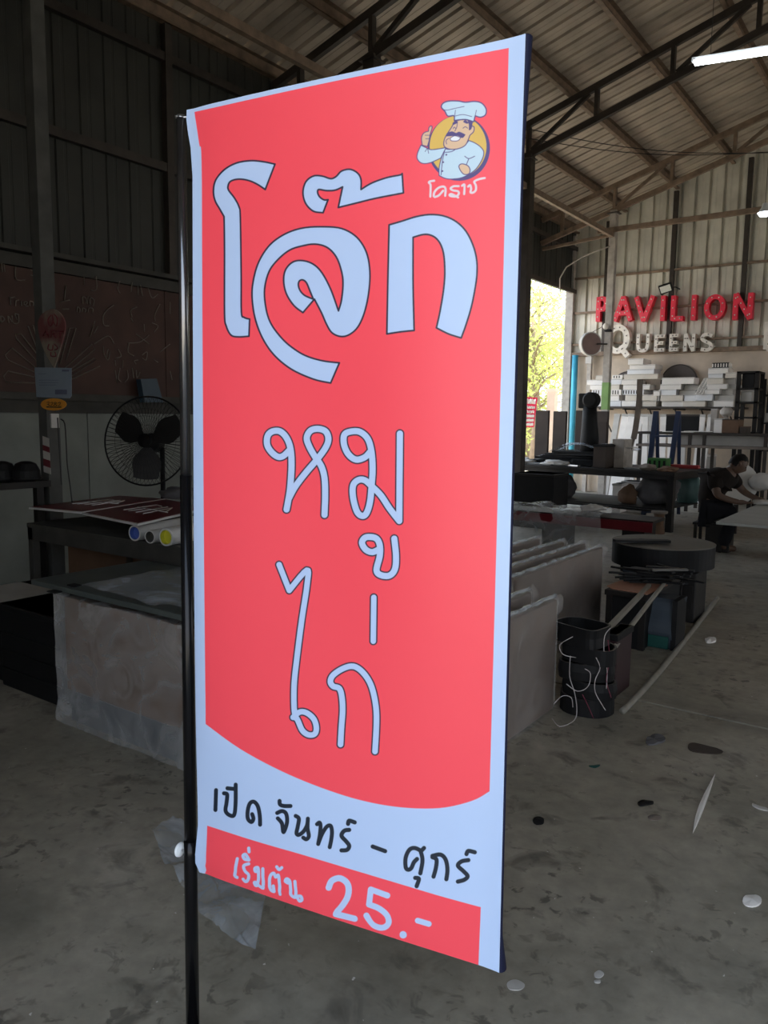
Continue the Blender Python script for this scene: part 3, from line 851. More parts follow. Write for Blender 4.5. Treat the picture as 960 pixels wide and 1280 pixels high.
# bracket pieces at the pole head
tb = on_pole(pt.z)
MB().tube([tb+Vector((0, 0, -0.005)), tb+Vector((0, 0, 0.006))], 0.008, 10).tube([tb+Vector((-0.010, -0.005, 0.002)), S(0, 0.008)-BN*0.006], 0.0022, 8).tube([tb+Vector((-0.011, -0.006, 0.003)), tb+Vector((-0.004, 0, 0.006))], 0.003, 8).build('top_bracket', M_silver, bt)
kb = on_pole(p1066.z)
MB().tube([kb-RX*0.033, kb+RX*0.018], 0.0025, 8).build('clamp_screw', M_silver, bt)
MB().lathe([(0, 0), (0.007, 0.0), (0.0155, 0.004), (0.0165, 0.008), (0.014, 0.011), (0, 0.012)], kb-RX*0.024, 20, M=Matrix.Rotation(0, 4, 'X') @ (-RX).to_track_quat('Z', 'Y').to_matrix().to_4x4()).build('clamp_knob', M_knob, bt, label='white thumb knob')
MB().tube([S(0.0, 0.008)-BN*0.0062, S(0.99, 0.008)-BN*0.0062], 0.0035, 10).build('top_rod', M_blackgloss, bt)
MB().tube([S(0.01, 0.972)-BN*0.007, S(0.99, 0.985)-BN*0.007], 0.004, 10).build('bottom_rod', M_blackgloss, bt)
# ------------------------------------------------------------------ left side of the hall
XF = XW+0.125
# board with cut-out letter outlines, standing on the ledge
bz0, bz1 = 1.66, 2.69
bd = thing('letter_board', 'long brown board covered with pale letter outlines on the left wall', 'board', (XW+0.08, 4, bz0))
yy = 0.3
while yy < 7.5:
    MB().bbox((XW+0.055, yy+0.003, bz0), (XW+0.075, min(yy+1.22, 7.5)-0.003, bz1), 0.003).build('board_panel', M_brownboard, bd); yy += 1.22
XB = XW+0.083
def bstroke(pts, r=0.0045, sm=True):
    P = smooth_path(pts, 4) if sm and len(pts) > 2 else np.array([p[:2] for p in pts], float)
    MB().tube([at_x(a, b, XB) for a, b in P], r, 5).build('letter_outline', M_stroke, bd)
R2 = lambda P: T(P, 0, 300, 4.0)
for P in ([(50,285),(52,325)],[(48,290),(75,285)],[(78,330),(80,305),(95,300)],[(108,330),(106,305)],[(122,325),(120,310),(138,312),(125,328),(142,330)],[(150,330),(150,306),(166,312),(166,330)],[(172,330),(185,325),(186,290)],
          [(85,400),(75,370),(88,372)],[(5,410),(5,380),(22,395),(8,412)],[(45,415),(40,380),(60,410)],[(60,378),(66,415),(92,412),(92,370)],
          [(415,320),(412,285),(428,290),(430,318)],[(438,320),(440,280)],[(450,325),(452,290),(470,300),(466,328)],[(385,360),(388,335),(400,345),(398,362)],[(410,360),(415,340),(430,350),(425,362)],[(440,360),(445,340),(465,345),(460,365)],
          [(570,325),(535,350),(515,385),(520,425),(545,430)],[(310,345),(345,345)],[(322,300),(330,228)],[(300,310),(350,300)],[(480,180),(482,245),(455,252)],[(420,185),(420,225)],
          [(600,205),(588,240),(600,268)],[(660,210),(655,260)],[(690,230),(690,275)],[(702,225),(712,280)],[(740,240),(760,290),(790,270)],[(660,385),(655,350),(685,335)],[(655,390),(665,410)],
          [(800,320),(775,370),(775,405)],[(850,310),(850,370)],[(720,420),(722,460)],[(760,415),(790,430),(770,460)],[(450,485),(475,405)],[(468,470),(490,430)],[(680,470),(745,520)],[(745,475),(700,510),(640,515)],[(645,515),(640,560),(670,580)],
          [(470,520),(540,480),(570,520)],[(515,530),(520,570),(540,600),(550,560)],[(540,545),(530,590)],[(575,600),(578,630)],[(590,545),(605,580),(580,590)],[(615,600),(612,640)],[(575,650),(585,715)],[(600,640),(590,690),(605,710)],[(635,650),(640,690),(620,712)],[(660,640),(668,690)],[(680,650),(685,690),(700,660)],
          [(710,575),(735,560),(730,600),(712,590)],[(770,600),(790,612)],[(800,560),(850,520)],[(680,620),(670,605),(690,600)],[(850,655),(860,700)],[(78,130),(80,195),(125,200)],[(8,115),(12,160)],[(20,120),(24,160)],[(150,150),(175,158)],[(150,175),(178,180)]):
    bstroke(R2(P))
for P in ([(190,615),(80,490),(78,470),(105,470),(200,590)],[(200,580),(140,430),(165,425),(195,530)],[(180,640),(60,540),(25,575),(40,600),(170,660)],[(170,685),(40,655),(18,680),(30,710),(175,715)],[(300,620),(350,440),(380,440),(330,600)],[(325,640),(460,520),(475,545),(345,655)],[(345,665),(470,590),(480,600),(360,680)],[(360,695),(500,630)]):
    bstroke(R2(P), 0.005, False)

# notices on the nearest post
FX = COLX + 0.0675
def flat_on_post(name, label, cat, y, pts, m_, th=0.006, sm=False):
    P = smooth_path(pts, 4, True) if sm else pts
    W_ = [at_y(a, b, y) for a, b in [tuple(q[:2]) for q in P]]
    k = MB(); n = len(W_)
    k.add([w for w in W_]+[w+Vector((0, th, 0)) for w in W_], [tuple(range(n)), tuple(range(n, 2*n))[::-1]]+[(i, n+i, n+(i+1) % n, (i+1) % n) for i in range(n)])
    return k
PY = 3.1-0.05
tpk = thing('painted_tag', 'pick-shaped painted tag lettered ART on the far left post', 'sign', at_y(65, 425, PY-0.01))
flat_on_post('', '', '', PY-0.012, R2([(265,345),(305,372),(325,420),(318,480),(295,560),(270,640,1),(245,600),(215,540),(195,470),(190,410),(215,365)]), 0, 0.008, True).build('plate', M_pickpaint, tpk)
def flat_strokes(name, lines, y, w, m_, parent, sm=True, n=4):
    k = MB()
    for l in lines:
        P = smooth_path(l, 3) if sm and len(l) > 2 else np.array([p[:2] for p in l], float)
        W_ = [at_y(a, b, y) for a, b in P]
        k.tube(W_, w, n)
    return k.build(name, m_, parent)
A_ = [R2([(215,480),(230,452),(245,488)]), R2([(220,470),(242,472)]), R2([(255,488),(256,452),(275,455),(272,468),(257,470)]), R2([(262,470),(280,490)]), R2([(285,456),(318,458)]), R2([(300,458),(300,492)])]
flat_strokes('lettering', A_, PY-0.014, 0.0045, M_darkred, tpk, False)
flat_strokes('ornament', [R2([(255,375),(240,400),(250,430),(265,410),(262,375)]), R2([(270,370),(288,395),(280,430),(265,405)]), R2([(245,520),(240,545),(262,550),(265,525)]), R2([(270,520),(290,540),(272,550)]), R2([(255,560),(255,580),(280,580),(275,560)])], PY-0.014, 0.005, M_darkred, tpk)
tp = thing('notice_sheet', 'pale blue printed notice pinned on the far left post', 'paper', at_y(66, 496, PY-0.03))
flat_on_post('', '', '', PY-0.03, R2([(172,637),(357,640),(357,780),(348,792),(182,785)]), 0, 0.002).build('sheet', M_paper, tp)
k = MB()
for (a, b, c_, d_) in ((310,648,345,658),(195,700,290,702),(195,712,290,714),(195,724,280,726),(190,668,230,670),(275,748,335,772)):
    q = R2([(a, b), (c_, b), (c_, d_), (a, d_)]); W_ = [at_y(*p, PY-0.0312) for p in q]
    k.add(W_, [(0, 1, 2, 3)])
k.build('printed_lines', M_ink, tp)
to = thing('number_plate', 'small orange oval plate with black digits under the notice', 'sign', at_y(66, 512, PY-0.03))
oval = [(66.7+16*math.cos(i*math.pi/12), 505.5+7.6*math.sin(i*math.pi/12)) for i in range(24)]
flat_on_post('', '', '', PY-0.03, oval, 0, 0.005).build('plate', M_orange, to)
dg = [R2([(233,812),(245,810),(243,820),(236,821),(245,824),(244,832),(232,832)]), R2([(252,815),(262,811),(262,820),(250,832),(266,832)]), R2([(275,811),(283,815),(275,821),(285,828),(274,833),(268,827),(275,821),(270,815),(275,811)]), R2([(290,815),(300,811),(301,820),(290,832),(306,832)]), R2([(232,836),(306,838)])]
flat_strokes('digits', dg, PY-0.0315, 0.0022, M_cable, to)
o = MB().bbox(tuple(at_y(63, 535, PY-0.06)), tuple(at_y(74, 517, PY)), 0.004).build('socket_box', M_whitegrey); tag(o, 'small grey socket box on the far left post', 'socket')
for k_, (pts, lab) in enumerate(((((72,522),(73,540),(74,560),(76,592),(77,606)), 'straight black cable dropping from the socket box'), (((76,524),(81,530),(83,560),(84,580),(88,610),(90,628)), 'outer looping black cable right of the socket box'))):
    o = MB().tube([at_y(a, b, PY-0.03-0.004*k_) for a, b in smooth_path(pts, 3)], 0.0045, 6).build('power_cable', M_cable); tag(o, lab, 'cable')
rb = thing('striped_ribbon', 'red and white striped tape strip hanging on the far left post', 'tape', at_y(58, 590, PY-0.03))
for i, (a, b) in enumerate(((545, 556), (556, 563), (563, 573), (573, 582), (582, 590))):
    x0, x1 = 53+i*0.3, 61+i*0.5
    flat_on_post('', '', '', PY-0.02-0.003*(i % 2), [(x0, a), (x1, a+3), (x1+0.5, b+3), (x0+0.5, b)], 0, 0.002).build('stripe', (M_whitegrey, M_darkred)[i % 2], rb)

# workbench with two dark rounded helmets
WZ = at_d(40, 605, 5.0).z
c0 = at_z(0, 607, WZ); c1 = at_z(84, 597, WZ)
wy = 2.55
wk = thing('workbench', 'high dark workbench at the far left edge', 'bench', (-5.2, wy, 0))
xa, xb = -6.1, at_z(84, 599, WZ).x
yb_ = at_z(84, 599, WZ).y
yb_ = min(yb_, 3.0); ya_ = yb_-1.9
MB().bbox((XW+0.15, ya_, WZ-0.045), (xb, yb_, WZ), 0.004).build('top', M_blackwood, wk)
for x in (XW+0.3, xb-0.06):
    for y in (ya_+0.06, yb_-0.06): MB().box((x-0.025, y-0.025, 0), (x+0.025, y+0.025, WZ-0.045)).build('leg', M_blackwood, wk)
MB().box((xb-0.08, ya_+0.06, 0.25), (xb-0.04, yb_-0.06, 0.30)).build('rail', M_blackwood, wk)
for i, (a, b, lab) in enumerate(((3, 590, 'black rounded cap at the picture edge on the high workbench'), (33, 588, 'black rounded cap beside the striped tape on the high workbench'))):
    p = at_z(a, 601, WZ)
    t = thing('rubber_cap', lab, 'cap', p, 'rounded caps on the workbench')
    MB().lathe([(0, 0.0), (0.075, 0.0), (0.09, 0.02), (0.088, 0.07), (0.065, 0.115), (0.03, 0.13), (0, 0.133)], p, 20).build('dome', M_black, t)
    MB().lathe([(0.088, 0.012), (0.097, 0.014), (0.097, 0.022), (0.088, 0.024)], p, 20).build('rim', M_black, t)

# industrial pedestal fan
fp = at_d(187, 552, 6.15)
FN = Vector((0.45, -0.87, 0.12)).normalized()
FMx = FN.to_track_quat('Z', 'Y').to_matrix().to_4x4()
fan = thing('pedestal_fan', 'large dark industrial fan standing behind the red boards', 'fan', (fp.x, fp.y+0.12, 0))
FRr = 0.345
MB().tube([fp+(FMx @ Vector((FRr*math.cos(i*math.pi/24), FRr*math.sin(i*math.pi/24), 0.05))) for i in range(48)], 0.007, 6, closed=True).build('guard_rim', M_black, fan)
k = MB()
for i in range(60):
    a = i*math.pi/30
    k.tube([fp+(FMx @ Vector((r*math.cos(a), r*math.sin(a), z))) for r, z in ((0.05, 0.10), (0.17, 0.10), (0.30, 0.075), (FRr, 0.05))], 0.0017, 4, caps=False)
    k.tube([fp+(FMx @ Vector((r*math.cos(a), r*math.sin(a), z))) for r, z in ((FRr, 0.05), (0.30, 0.0), (0.17, -0.03), (0.06, -0.03))], 0.0017, 4, caps=False)
for r in (0.12, 0.19, 0.25):
    k.tube([fp+(FMx @ Vector((r*math.cos(i*math.pi/16), r*math.sin(i*math.pi/16), 0.10 if r < 0.2 else 0.078))) for i in range(32)], 0.0012, 4, closed=True)
k.build('guard_wires', M_black, fan, kind='stuff')
for b_ in range(3):
    a0 = b_*2*math.pi/3+0.5; V = []; F = []
    for i in range(7):
        r = 0.05+0.25*i/6; wd = 0.6+0.7*math.sin(math.pi*min(1, (i+1)/6.5))
        for j in range(5):
            t_ = a0+wd*(j/4-0.5); V.append(fp+(FMx @ Vector((r*math.cos(t_), r*math.sin(t_), 0.03-0.03*(j/4-0.5)*2*(0.5+i/12)))))
    for i in range(6):
        for j in range(4): F.append((i*5+j, i*5+j+1, i*5+j+6, i*5+j+5))
    MB().add(V, F, True).build('blade', M_fanblade, fan)
MB().lathe([(0, 0.105), (0.05, 0.102), (0.055, 0.095), (0.05, 0.088), (0, 0.088)], fp, 20, M=FMx).build('badge', M_blackgloss, fan)
MB().lathe([(0.02, 0.08), (0.03, 0.02), (0.07, -0.03), (0.075, -0.12), (0.05, -0.16), (0, -0.165)], fp, 20, M=FMx).build('motor', M_black, fan)
MB().tube([(fp.x, fp.y+0.12, 0.03), (fp.x, fp.y+0.12, fp.z-0.05)], 0.02, 10).tube([(fp.x, fp.y+0.12, fp.z-0.08), fp-FN*0.1], 0.018, 8).build('pole', M_black, fan)
MB().lathe([(0, 0), (0.24, 0), (0.24, 0.02), (0.06, 0.05), (0, 0.05)], (fp.x, fp.y+0.12, 0), 24).build('base', M_black, fan)
bs = [at_x(a, b, XW+0.2) for a, b in ((176, 474), (196, 473), (204, 503), (181, 503))]
o = MB().add(bs+[p+Vector((-0.072, 0, 0)) for p in bs], [(0, 3, 2, 1), (4, 5, 6, 7), (0, 1, 5, 4), (1, 2, 6, 5), (2, 3, 7, 6), (3, 0, 4, 7)]).build('blue_card', M_bluesheet); tag(o, 'dark blue card hung above the big dark fan', 'card')

# low steel table carrying the red boards and rolls
TZ = 0.765
pa = at_z(38, 650, TZ); pb2 = at_z(226, 690, TZ)
tx0, tx1, ty0, ty1 = -4.93, -2.75, (pa.y+pb2.y)/2, (pa.y+pb2.y)/2+1.0
tb_ = thing('steel_table', 'grey-brown steel frame table holding the red boards', 'table', ((tx0+tx1)/2, ty0, 0))
MB().bbox((tx0, ty0, TZ-0.03), (tx1, ty1, TZ), 0.004).build('tabletop', M_beam, tb_)
MB().box((tx0, ty0+0.005, TZ-0.11), (tx1, ty0+0.03, TZ-0.03)).build('apron', M_beam, tb_)
for x in (tx0+0.03, tx1-0.03):
    for y in (ty0+0.03, ty1-0.03): MB().box((x-0.025, y-0.025, 0), (x+0.025, y+0.025, TZ-0.03)).build('leg', M_beam, tb_)
MB().box((tx0, ty0+0.01, 0.2), (tx1, ty0+0.04, 0.24)).build('rail', M_beam, tb_)
RZ_ = 0.868
def slab_from(pxs, z, th, m_, name, label, cat, grp):
    P = [at_z(a, b, z+th) for a, b in pxs]
    t = thing(name, label, cat, P[0]-Vector((0, 0, th)), grp)
    n = len(P)
    MB().add([p-Vector((0, 0, th)) for p in P]+P, [tuple(range(n))[::-1], tuple(range(n, 2*n))]+[(i, (i+1) % n, n+(i+1) % n, n+i) for i in range(n)]).build('backing', M_rollwhite, t)
    c = sum(P, Vector())/n; Q = [c+(p-c)*0.955+Vector((0, 0, 0.001)) for p in P]
    MB().add(Q+[q+Vector((0, 0, 0.002)) for q in Q], [tuple(range(n))[::-1], tuple(range(n, 2*n))]+[(i, (i+1) % n, n+(i+1) % n, n+i) for i in range(n)]).build('red_face', m_, t)
    return t, c, Q
t1_, c_, Q1 = slab_from([(36, 634), (102, 640), (207, 623.5), (150, 619.5)][::1], RZ_, 0.012, M_redboard, 'red_board', 'dark red lettered board, the one farther left on the steel table', 'board', 'red boards on the steel table')
t2_, c_, Q2 = slab_from([(103, 641), (172, 655), (262, 634), (208, 624)], RZ_, 0.012, M_redboard, 'red_board', 'dark red lettered board with its corner toward us above the rolls', 'board', 'red boards on the steel table')
for tt, Q in ((t1_, Q1), (t2_, Q2)):
    k = MB()
    a, b, c_, d_ = Q
    f = lambda u, v: (a.lerp(b, u)).lerp(d_.lerp(c_, u), v)+Vector((0, 0, 0.003))
    for (u0, v0, u1, v1) in ((0.25, .3, .3, .7), (.3, .7, .45, .68), (.5, .3, .55, .7), (.65, .3, .65, .7), (.65, .7, .8, .5), (.2, .5, .85, .5), (.35, .3, .4, .5)):
        k.tube([f(u0, v0), f(u1, v1)], 0.003, 4)
    k.build('line_lettering', M_rollwhite, tt)
for (a, b, r, m_, nm, lab) in ((168, 665, 0.046, M_rollblue, 'blue', 'paper roll with a blue end on the steel table'), (187, 664, 0.038, M_beam, 'grey', 'slimmer grey-ended paper roll between the blue and yellow ones'), (207, 664, 0.05, M_rollyellow, 'yellow', 'paper roll with a yellow end on the steel table')):
    p = at_y(a, b, ty0-0.02); p.z = TZ+r
    e = p+Vector((-0.12, 0.85, 0))
    t = thing('paper_roll', lab, 'roll', (p.x, p.y, TZ), 'rolls at the table edge')
    ax = (e-p).normalized(); Mx = ax.to_track_quat('Z', 'Y').to_matrix().to_4x4()
    MB().lathe([(r*0.8, 0.0), (r, 0), (r, 0.85), (r*0.8, 0.85)], p, 24, M=Mx).build('paper', M_rollwhite, t)
    MB().lathe([(0, 0.03), (r*0.8, 0.03), (r*0.8, 0.0), (r*0.82, 0.0), (r*0.82, 0.05), (0, 0.05)], p, 24, M=Mx).build('end_cap', m_, t)
p = at_z(218, 622, RZ_+0.02)
o = MB().blob((p.x, p.y+0.05, p.z+0.02), (0.16, 0.12, 0.05), 5, 0.4, 4, 3, p.z-0.005).build('folded_cloth', M_cloth); tag(o, 'crumpled grey cloth lying on the red boards beside the pole', 'cloth')

# carton under the table, wrapped box in front, board on it
BX0, BX1, BY0, BY1 = at_z(86, 897, 0).x, -2.2, (at_z(86, 897, 0).y+at_z(226, 965, 0).y)/2, 0
BY1 = BY0+0.62; BH = at_y(84, 748, BY0).z
wbx = thing('wrapped_carton', 'big brown carton wrapped in clear plastic beside the pole', 'box', ((BX0+BX1)/2, BY0, 0))
MB().bbox((BX0+0.03, BY0+0.01, 0.16), (BX1, BY1, BH), 0.006).build('carton', M_card, wbx)
MB().bbox((BX0+0.04, BY0+0.02, 0.0), (BX1, BY1-0.02, 0.155), 0.006).build('lower_layer', M_bluegrey, wbx)
def wrap(x0, x1, y0, y1, z0, z1, amp, m_, parent, seed=1, name='plastic_wrap', nx=26, ny=10, nz=16):
    k = MB()
    def disp(p):
        return noise.noise_vector(p*5+Vector((seed, 0, 0)))*amp + noise.noise_vector(p*13+Vector((0, seed, 0)))*amp*0.4
    def sheet(f, n, m):
        V = [f(i/n, j/m) for j in range(m+1) for i in range(n+1)]
        V = [v+disp(v) for v in V]
        for v in V: v.z = max(v.z, 0.003)
        k.add(V, [(j*(n+1)+i, j*(n+1)+i+1, (j+1)*(n+1)+i+1, (j+1)*(n+1)+i) for j in range(m) for i in range(n)], True)
    L = Vector
    sheet(lambda u, v: L((x0+(x1-x0)*u, y0, z0+(z1-z0)*v)), nx, nz)
    sheet(lambda u, v: L((x0+(x1-x0)*(1-u), y1, z0+(z1-z0)*v)), nx, nz)
    sheet(lambda u, v: L((x0, y0+(y1-y0)*(1-u), z0+(z1-z0)*v)), ny, nz)
    sheet(lambda u, v: L((x1, y0+(y1-y0)*u, z0+(z1-z0)*v)), ny, nz)
    sheet(lambda u, v: L((x0+(x1-x0)*u, y0+(y1-y0)*v, z1)), nx, ny)
    return k.build(name, m_, parent)
wrap(BX0-0.01, BX1+0.02, BY0-0.02, BY1+0.01, 0.0, BH+0.008, 0.016, M_film, wbx)
o = MB()
q = [at_z(a, b, BH+0.06) for a, b in ((45, 738), (228, 779))]
pl = (BX0-0.22, BX1, BY0-0.01, BY1+0.05)
sb = thing('top_board', 'grey-green board lying on the wrapped brown carton', 'board', ((pl[0]+pl[1])/2, pl[2], BH+0.03))
MB().bbox((pl[0], pl[2], BH+0.028), (pl[1], pl[3], BH+0.055), 0.006).build('board', M_greyboard, sb)
for a, b in ((68, 740), (93, 732)):
    p = at_z(a, b, BH+0.056); MB().box((p.x-0.03, p.y-0.02, BH+0.055), (p.x+0.03, p.y+0.02, BH+0.061)).build('black_patch', M_black, sb)
o = MB()
V = []; n, m = 24, 12
for j in range(m+1):
    for i in range(n+1):
        p = Vector((BX0+0.15+(BX1-BX0-0.1)*i/n, BY0+0.03+0.56*j/m, BH+0.07))
        p += noise.noise_vector(p*6)*0.03; p.z = max(p.z, BH+0.058); V.append(p)
o.add(V, [(j*(n+1)+i, j*(n+1)+i+1, (j+1)*(n+1)+i+1, (j+1)*(n+1)+i) for j in range(m) for i in range(n)], True)
o = o.build('plastic_sheet', M_filmblue); tag(o, 'loose crumpled plastic sheet on the board over the wrapped carton', 'sheet')
p0 = at_y(92, 738, ty0+0.12)
o = MB().bbox((p0.x-0.02, ty0+0.1, 0), (p0.x+1.3, ty0+0.7, 0.72), 0.01)
cb = thing('brown_carton', 'reddish brown carton stored under the steel table', 'box', (p0.x+0.6, ty0+0.1, 0))
o.build('body', M_card, cb); MB().box((p0.x+0.6, ty0+0.097, 0.0), (p0.x+0.66, ty0+0.7, 0.723)).build('tape', M_darkcard, cb)
# black crates at lower left
e0 = at_z(80, 889, 0)
for i, (x0, x1, y0, h, lab) in enumerate(((e0.x-0.62, e0.x-0.02, e0.y+0.02, 0.46, 'black crate on the floor left of the wrapped carton'), (e0.x-1.30, e0.x-0.66, e0.y+0.05, 0.40, 'lower black crate at the picture left edge'))):
    t = thing('black_crate', lab, 'crate', ((x0+x1)/2, y0, 0), 'black crates on the floor')
    MB().bbox((x0, y0, 0), (x1, y0+0.6, h), 0.012).build('body', M_black, t)
    for zz in (0.1, 0.2, 0.3): MB().bbox((x0+0.02, y0-0.008, zz), (x1-0.02, y0, zz+0.012), 0.003).build('rib', M_black, t)
    MB().bbox((x0-0.01, y0-0.012, h-0.03), (x1+0.01, y0+0.61, h), 0.005).build('rim', M_black, t)
o = MB().bbox((e0.x-1.25, e0.y+0.05, 0.405), (e0.x-0.69, e0.y+0.5, 0.415), 0.002).build('white_card', M_whitegrey); tag(o, 'thin pale card on the lower black crate', 'card')

# crumpled film on the floor by the pole
P = [at_z(a, b, 0) for a, b in ((188, 1042), (215, 1024), (262, 1040), (330, 1095), (336, 1120), (318, 1190), (290, 1172), (250, 1150), (205, 1075))]
cx = sum((p.x for p in P))/len(P); cy = sum((p.y for p in P))/len(P)
bm = bmesh.new(); vs_ = [bm.verts.new(p) for p in P]; c0_ = bm.verts.new((cx, cy, 0))
for i in range(len(P)): bm.faces.new((vs_[i], vs_[(i+1) % len(P)], c0_))
bmesh.ops.subdivide_edges(bm, edges=list(bm.edges), cuts=9, use_grid_fill=True)
bm.verts.index_update()
V = []
for v in bm.verts:
    q = v.co+Vector((noise.noise(v.co*8)*0.02, noise.noise(v.co*8+Vector((5, 1, 2)))*0.02, 0))
    q.z = 0.004+0.05*max(0, noise.noise(v.co*7+Vector((9, 9, 9))))+0.02*abs(noise.noise(v.co*22)); V.append(q)
o = MB().add(V, [tuple(v.index for v in f.verts) for f in bm.faces], True).build('crumpled_film', M_filmblue); bm.free()
tag(o, 'crumpled clear plastic film on the floor behind the banner foot', 'film')
# ------------------------------------------------------------------ right side: letters, shelf boxes, tables, person
# marquee letters on the far wall
STROKES = {
 'P': [[(.1,0),(.1,1)],[(.1,.93),(.6,.93),(.82,.72),(.6,.5),(.1,.5)]],
 'A': [[(.05,0),(.5,1)],[(.5,1),(.95,0)],[(.22,.32),(.78,.32)]],
 'V': [[(.05,1),(.5,0)],[(.5,0),(.95,1)]], 'I': [[(.5,0),(.5,1)]], 'L': [[(.15,1),(.15,0)],[(.15,.05),(.9,.05)]],
 'O': [[(.5+.42*math.cos(a*math.pi/6), .5+.44*math.sin(a*math.pi/6)) for a in range(13)]],
 'N': [[(.12,0),(.12,1)],[(.12,1),(.88,0)],[(.88,0),(.88,1)]],
 'Q': [[(.5+.40*math.cos(a*math.pi/6), .55+.40*math.sin(a*math.pi/6)) for a in range(13)],[(.62,.28),(.95,-.02)]],
 'U': [[(.12,1),(.12,.35),(.3,.08),(.7,.08),(.88,.35),(.88,1)]],
 'E': [[(.15,0),(.15,1)],[(.15,.92),(.9,.92)],[(.15,.5),(.8,.5)],[(.15,.08),(.9,.08)]],
 'S': [[(.88,.85),(.6,.95),(.25,.9),(.15,.7),(.45,.53),(.8,.4),(.88,.2),(.6,.05),(.12,.1)]],
 'B': [[(.12,0),(.12,1)],[(.12,.93),(.7,.93),(.85,.73),(.7,.52),(.12,.52)],[(.7,.52),(.9,.28),(.7,.07),(.12,.07)]]}
def marquee(ch, x0, y0, x1, y1, face, bulb, label, grp, yw, w, depth=0.16, lean=0.0):
    """ribbon strokes with mitred joins form the face; joined with their returns and back"""
    a = at_y(x0, y1, yw); b = at_y(x1, y0, yw)
    W, H = b.x-a.x, b.z-a.z
    t = thing('marquee_letter', label, 'letter', (a.x+W/2, yw, a.z), grp)
    k = MB(); bulbs = MB(); lay = 0
    for st in STROKES[ch]:
        closed = len(st) > 3 and (abs(st[0][0]-st[-1][0])+abs(st[0][1]-st[-1][1])) < 1e-6
        ins = w/2
        P = [Vector((a.x+ins+p[0]*(W-2*ins), 0, a.z+ins*0.6+p[1]*(H-1.2*ins))) for p in (smooth_path(st, 3) if len(st) > 3 and ch != 'E' else st)]
        P = [Vector(q) for q in P]
        if closed: P = P[:-1]
        n = len(P); V = []
        off = 0.0015*lay; lay += 1
        for i, p in enumerate(P):
            pr = P[i-1] if (i > 0 or closed) else None
            nx_ = P[(i+1) % n] if (i < n-1 or closed) else None
            d1 = (p-pr).normalized() if pr is not None else (nx_-p).normalized()
            d2 = (nx_-p).normalized() if nx_ is not None else d1
            m_ = (d1+d2).normalized(); nn = Vector((-m_.z, 0, m_.x))
            c = max(0.5, m_.dot(d1)); h = nn*(w/2/c)
            ext = Vector((0, 0, 0))
            if not closed and i == 0: ext = -d1*w*0.12
            if not closed and i == n-1: ext = d1*w*0.12
            for s_ in (-1, 1):
                V.append(p+ext+h*s_+Vector((0, yw-off, 0))); V.append(p+ext+h*s_+Vector((0, yw+depth, 0)))
        F = []
        for i in range(n if closed else n-1):
            A0 = 4*i; B0 = 4*((i+1) % n)
            F += [(A0, B0, B0+2, A0+2), (A0+1, A0+3, B0+3, B0+1), (A0, A0+1, B0+1, B0), (A0+2, B0+2, B0+3, A0+3)]
        if not closed: F += [(0, 2, 3, 1), (4*n-4, 4*n-3, 4*n-1, 4*n-2)]
        k.add(V, F)
        L = sum((P[i+1]-P[i]).length for i in range(n-1))
        m2 = max(2, int(L/0.115)); acc = 0; nxt = L/m2/2
        for i in range(n-1):
            sl = (P[i+1]-P[i]).length
            while nxt <= acc+sl:
                q = P[i].lerp(P[i+1], (nxt-acc)/sl); nxt += L/m2
                bulbs.lathe([(0.0, -0.022), (0.011, -0.018), (0.014, -0.008), (0.012, 0.0)], (q.x, yw-0.003, q.z), 6, M=Matrix.Rotation(math.radians(-90), 4, 'X'))
                # the lathe axis is turned to stand out of the wall
            acc += sl
    k.build('shell', face, t)
    bulbs.build('bulbs', bulb, t, kind='stuff')
    return t
YL = YB-0.185
ordn = ['first', 'second', 'third', 'fourth', 'fifth', 'sixth', 'seventh', 'last']
for i, (ch, x0, y0, x1, y1) in enumerate((('P',743,369,763,403),('A',764,368.5,793,403),('V',790,368,820,403),('I',822,368,835,402),('L',835,367,859,402),('I',861,367,873,401.5),('O',877,366,910,401.5),('N',912,364,945,401))):
    marquee(ch, x0, y0, x1, y1, M_red, M_bulb, f'red marquee letter {ch} with small bulbs, {ordn[i]} in the upper word', 'red marquee letters on the far wall', YL, 0.086)
for i, (ch, x0, y0, x1, y1, w) in enumerate((('Q',753,404,791,447,0.11),('U',793,416,814,441,0.062),('E',815,417,834,440.5,0.062),('E',834,416,851,440,0.062),('N',852,416,871,440,0.062),('S',872,415,894,440,0.062))):
    marquee(ch, x0, y0, x1, y1, M_cream, M_bulbdark, f'cream marquee letter {ch}, {ordn[i] if i < 5 else "last"} in the lower word', 'cream marquee letters on the far wall', YL, w)
marquee('B', 952, 399, 980, 439, M_cream, M_bulbdark, 'tall cream marquee letter cut by the picture right edge', 'cream marquee letters on the far wall', YL, 0.16)
t = thing('flood_light', 'small square floodlight above the red letter I', 'lamp', at_y(832, 366, YB-0.5))
p = at_y(832, 361, YB-0.5)
Mf = Matrix.Translation(p) @ Matrix.Rotation(math.radians(-14), 4, 'Y') @ Matrix.Rotation(math.radians(25), 4, 'X')
MB().bbox((-0.12, 0, -0.085), (0.12, 0.06, 0.085), 0.01, M=Mf).build('housing', M_black, t)
MB().bbox((-0.095, -0.006, -0.06), (0.095, 0.0, 0.06), 0.003, M=Mf).build('lens', M_glass, t)
MB().tube([p+Vector((0.06, 0.03, 0.02)), p+Vector((0.12, 0.2, 0.05)), (p.x+0.12, YB-0.01, p.z+0.05)], 0.012, 6).build('arm', M_black, t)
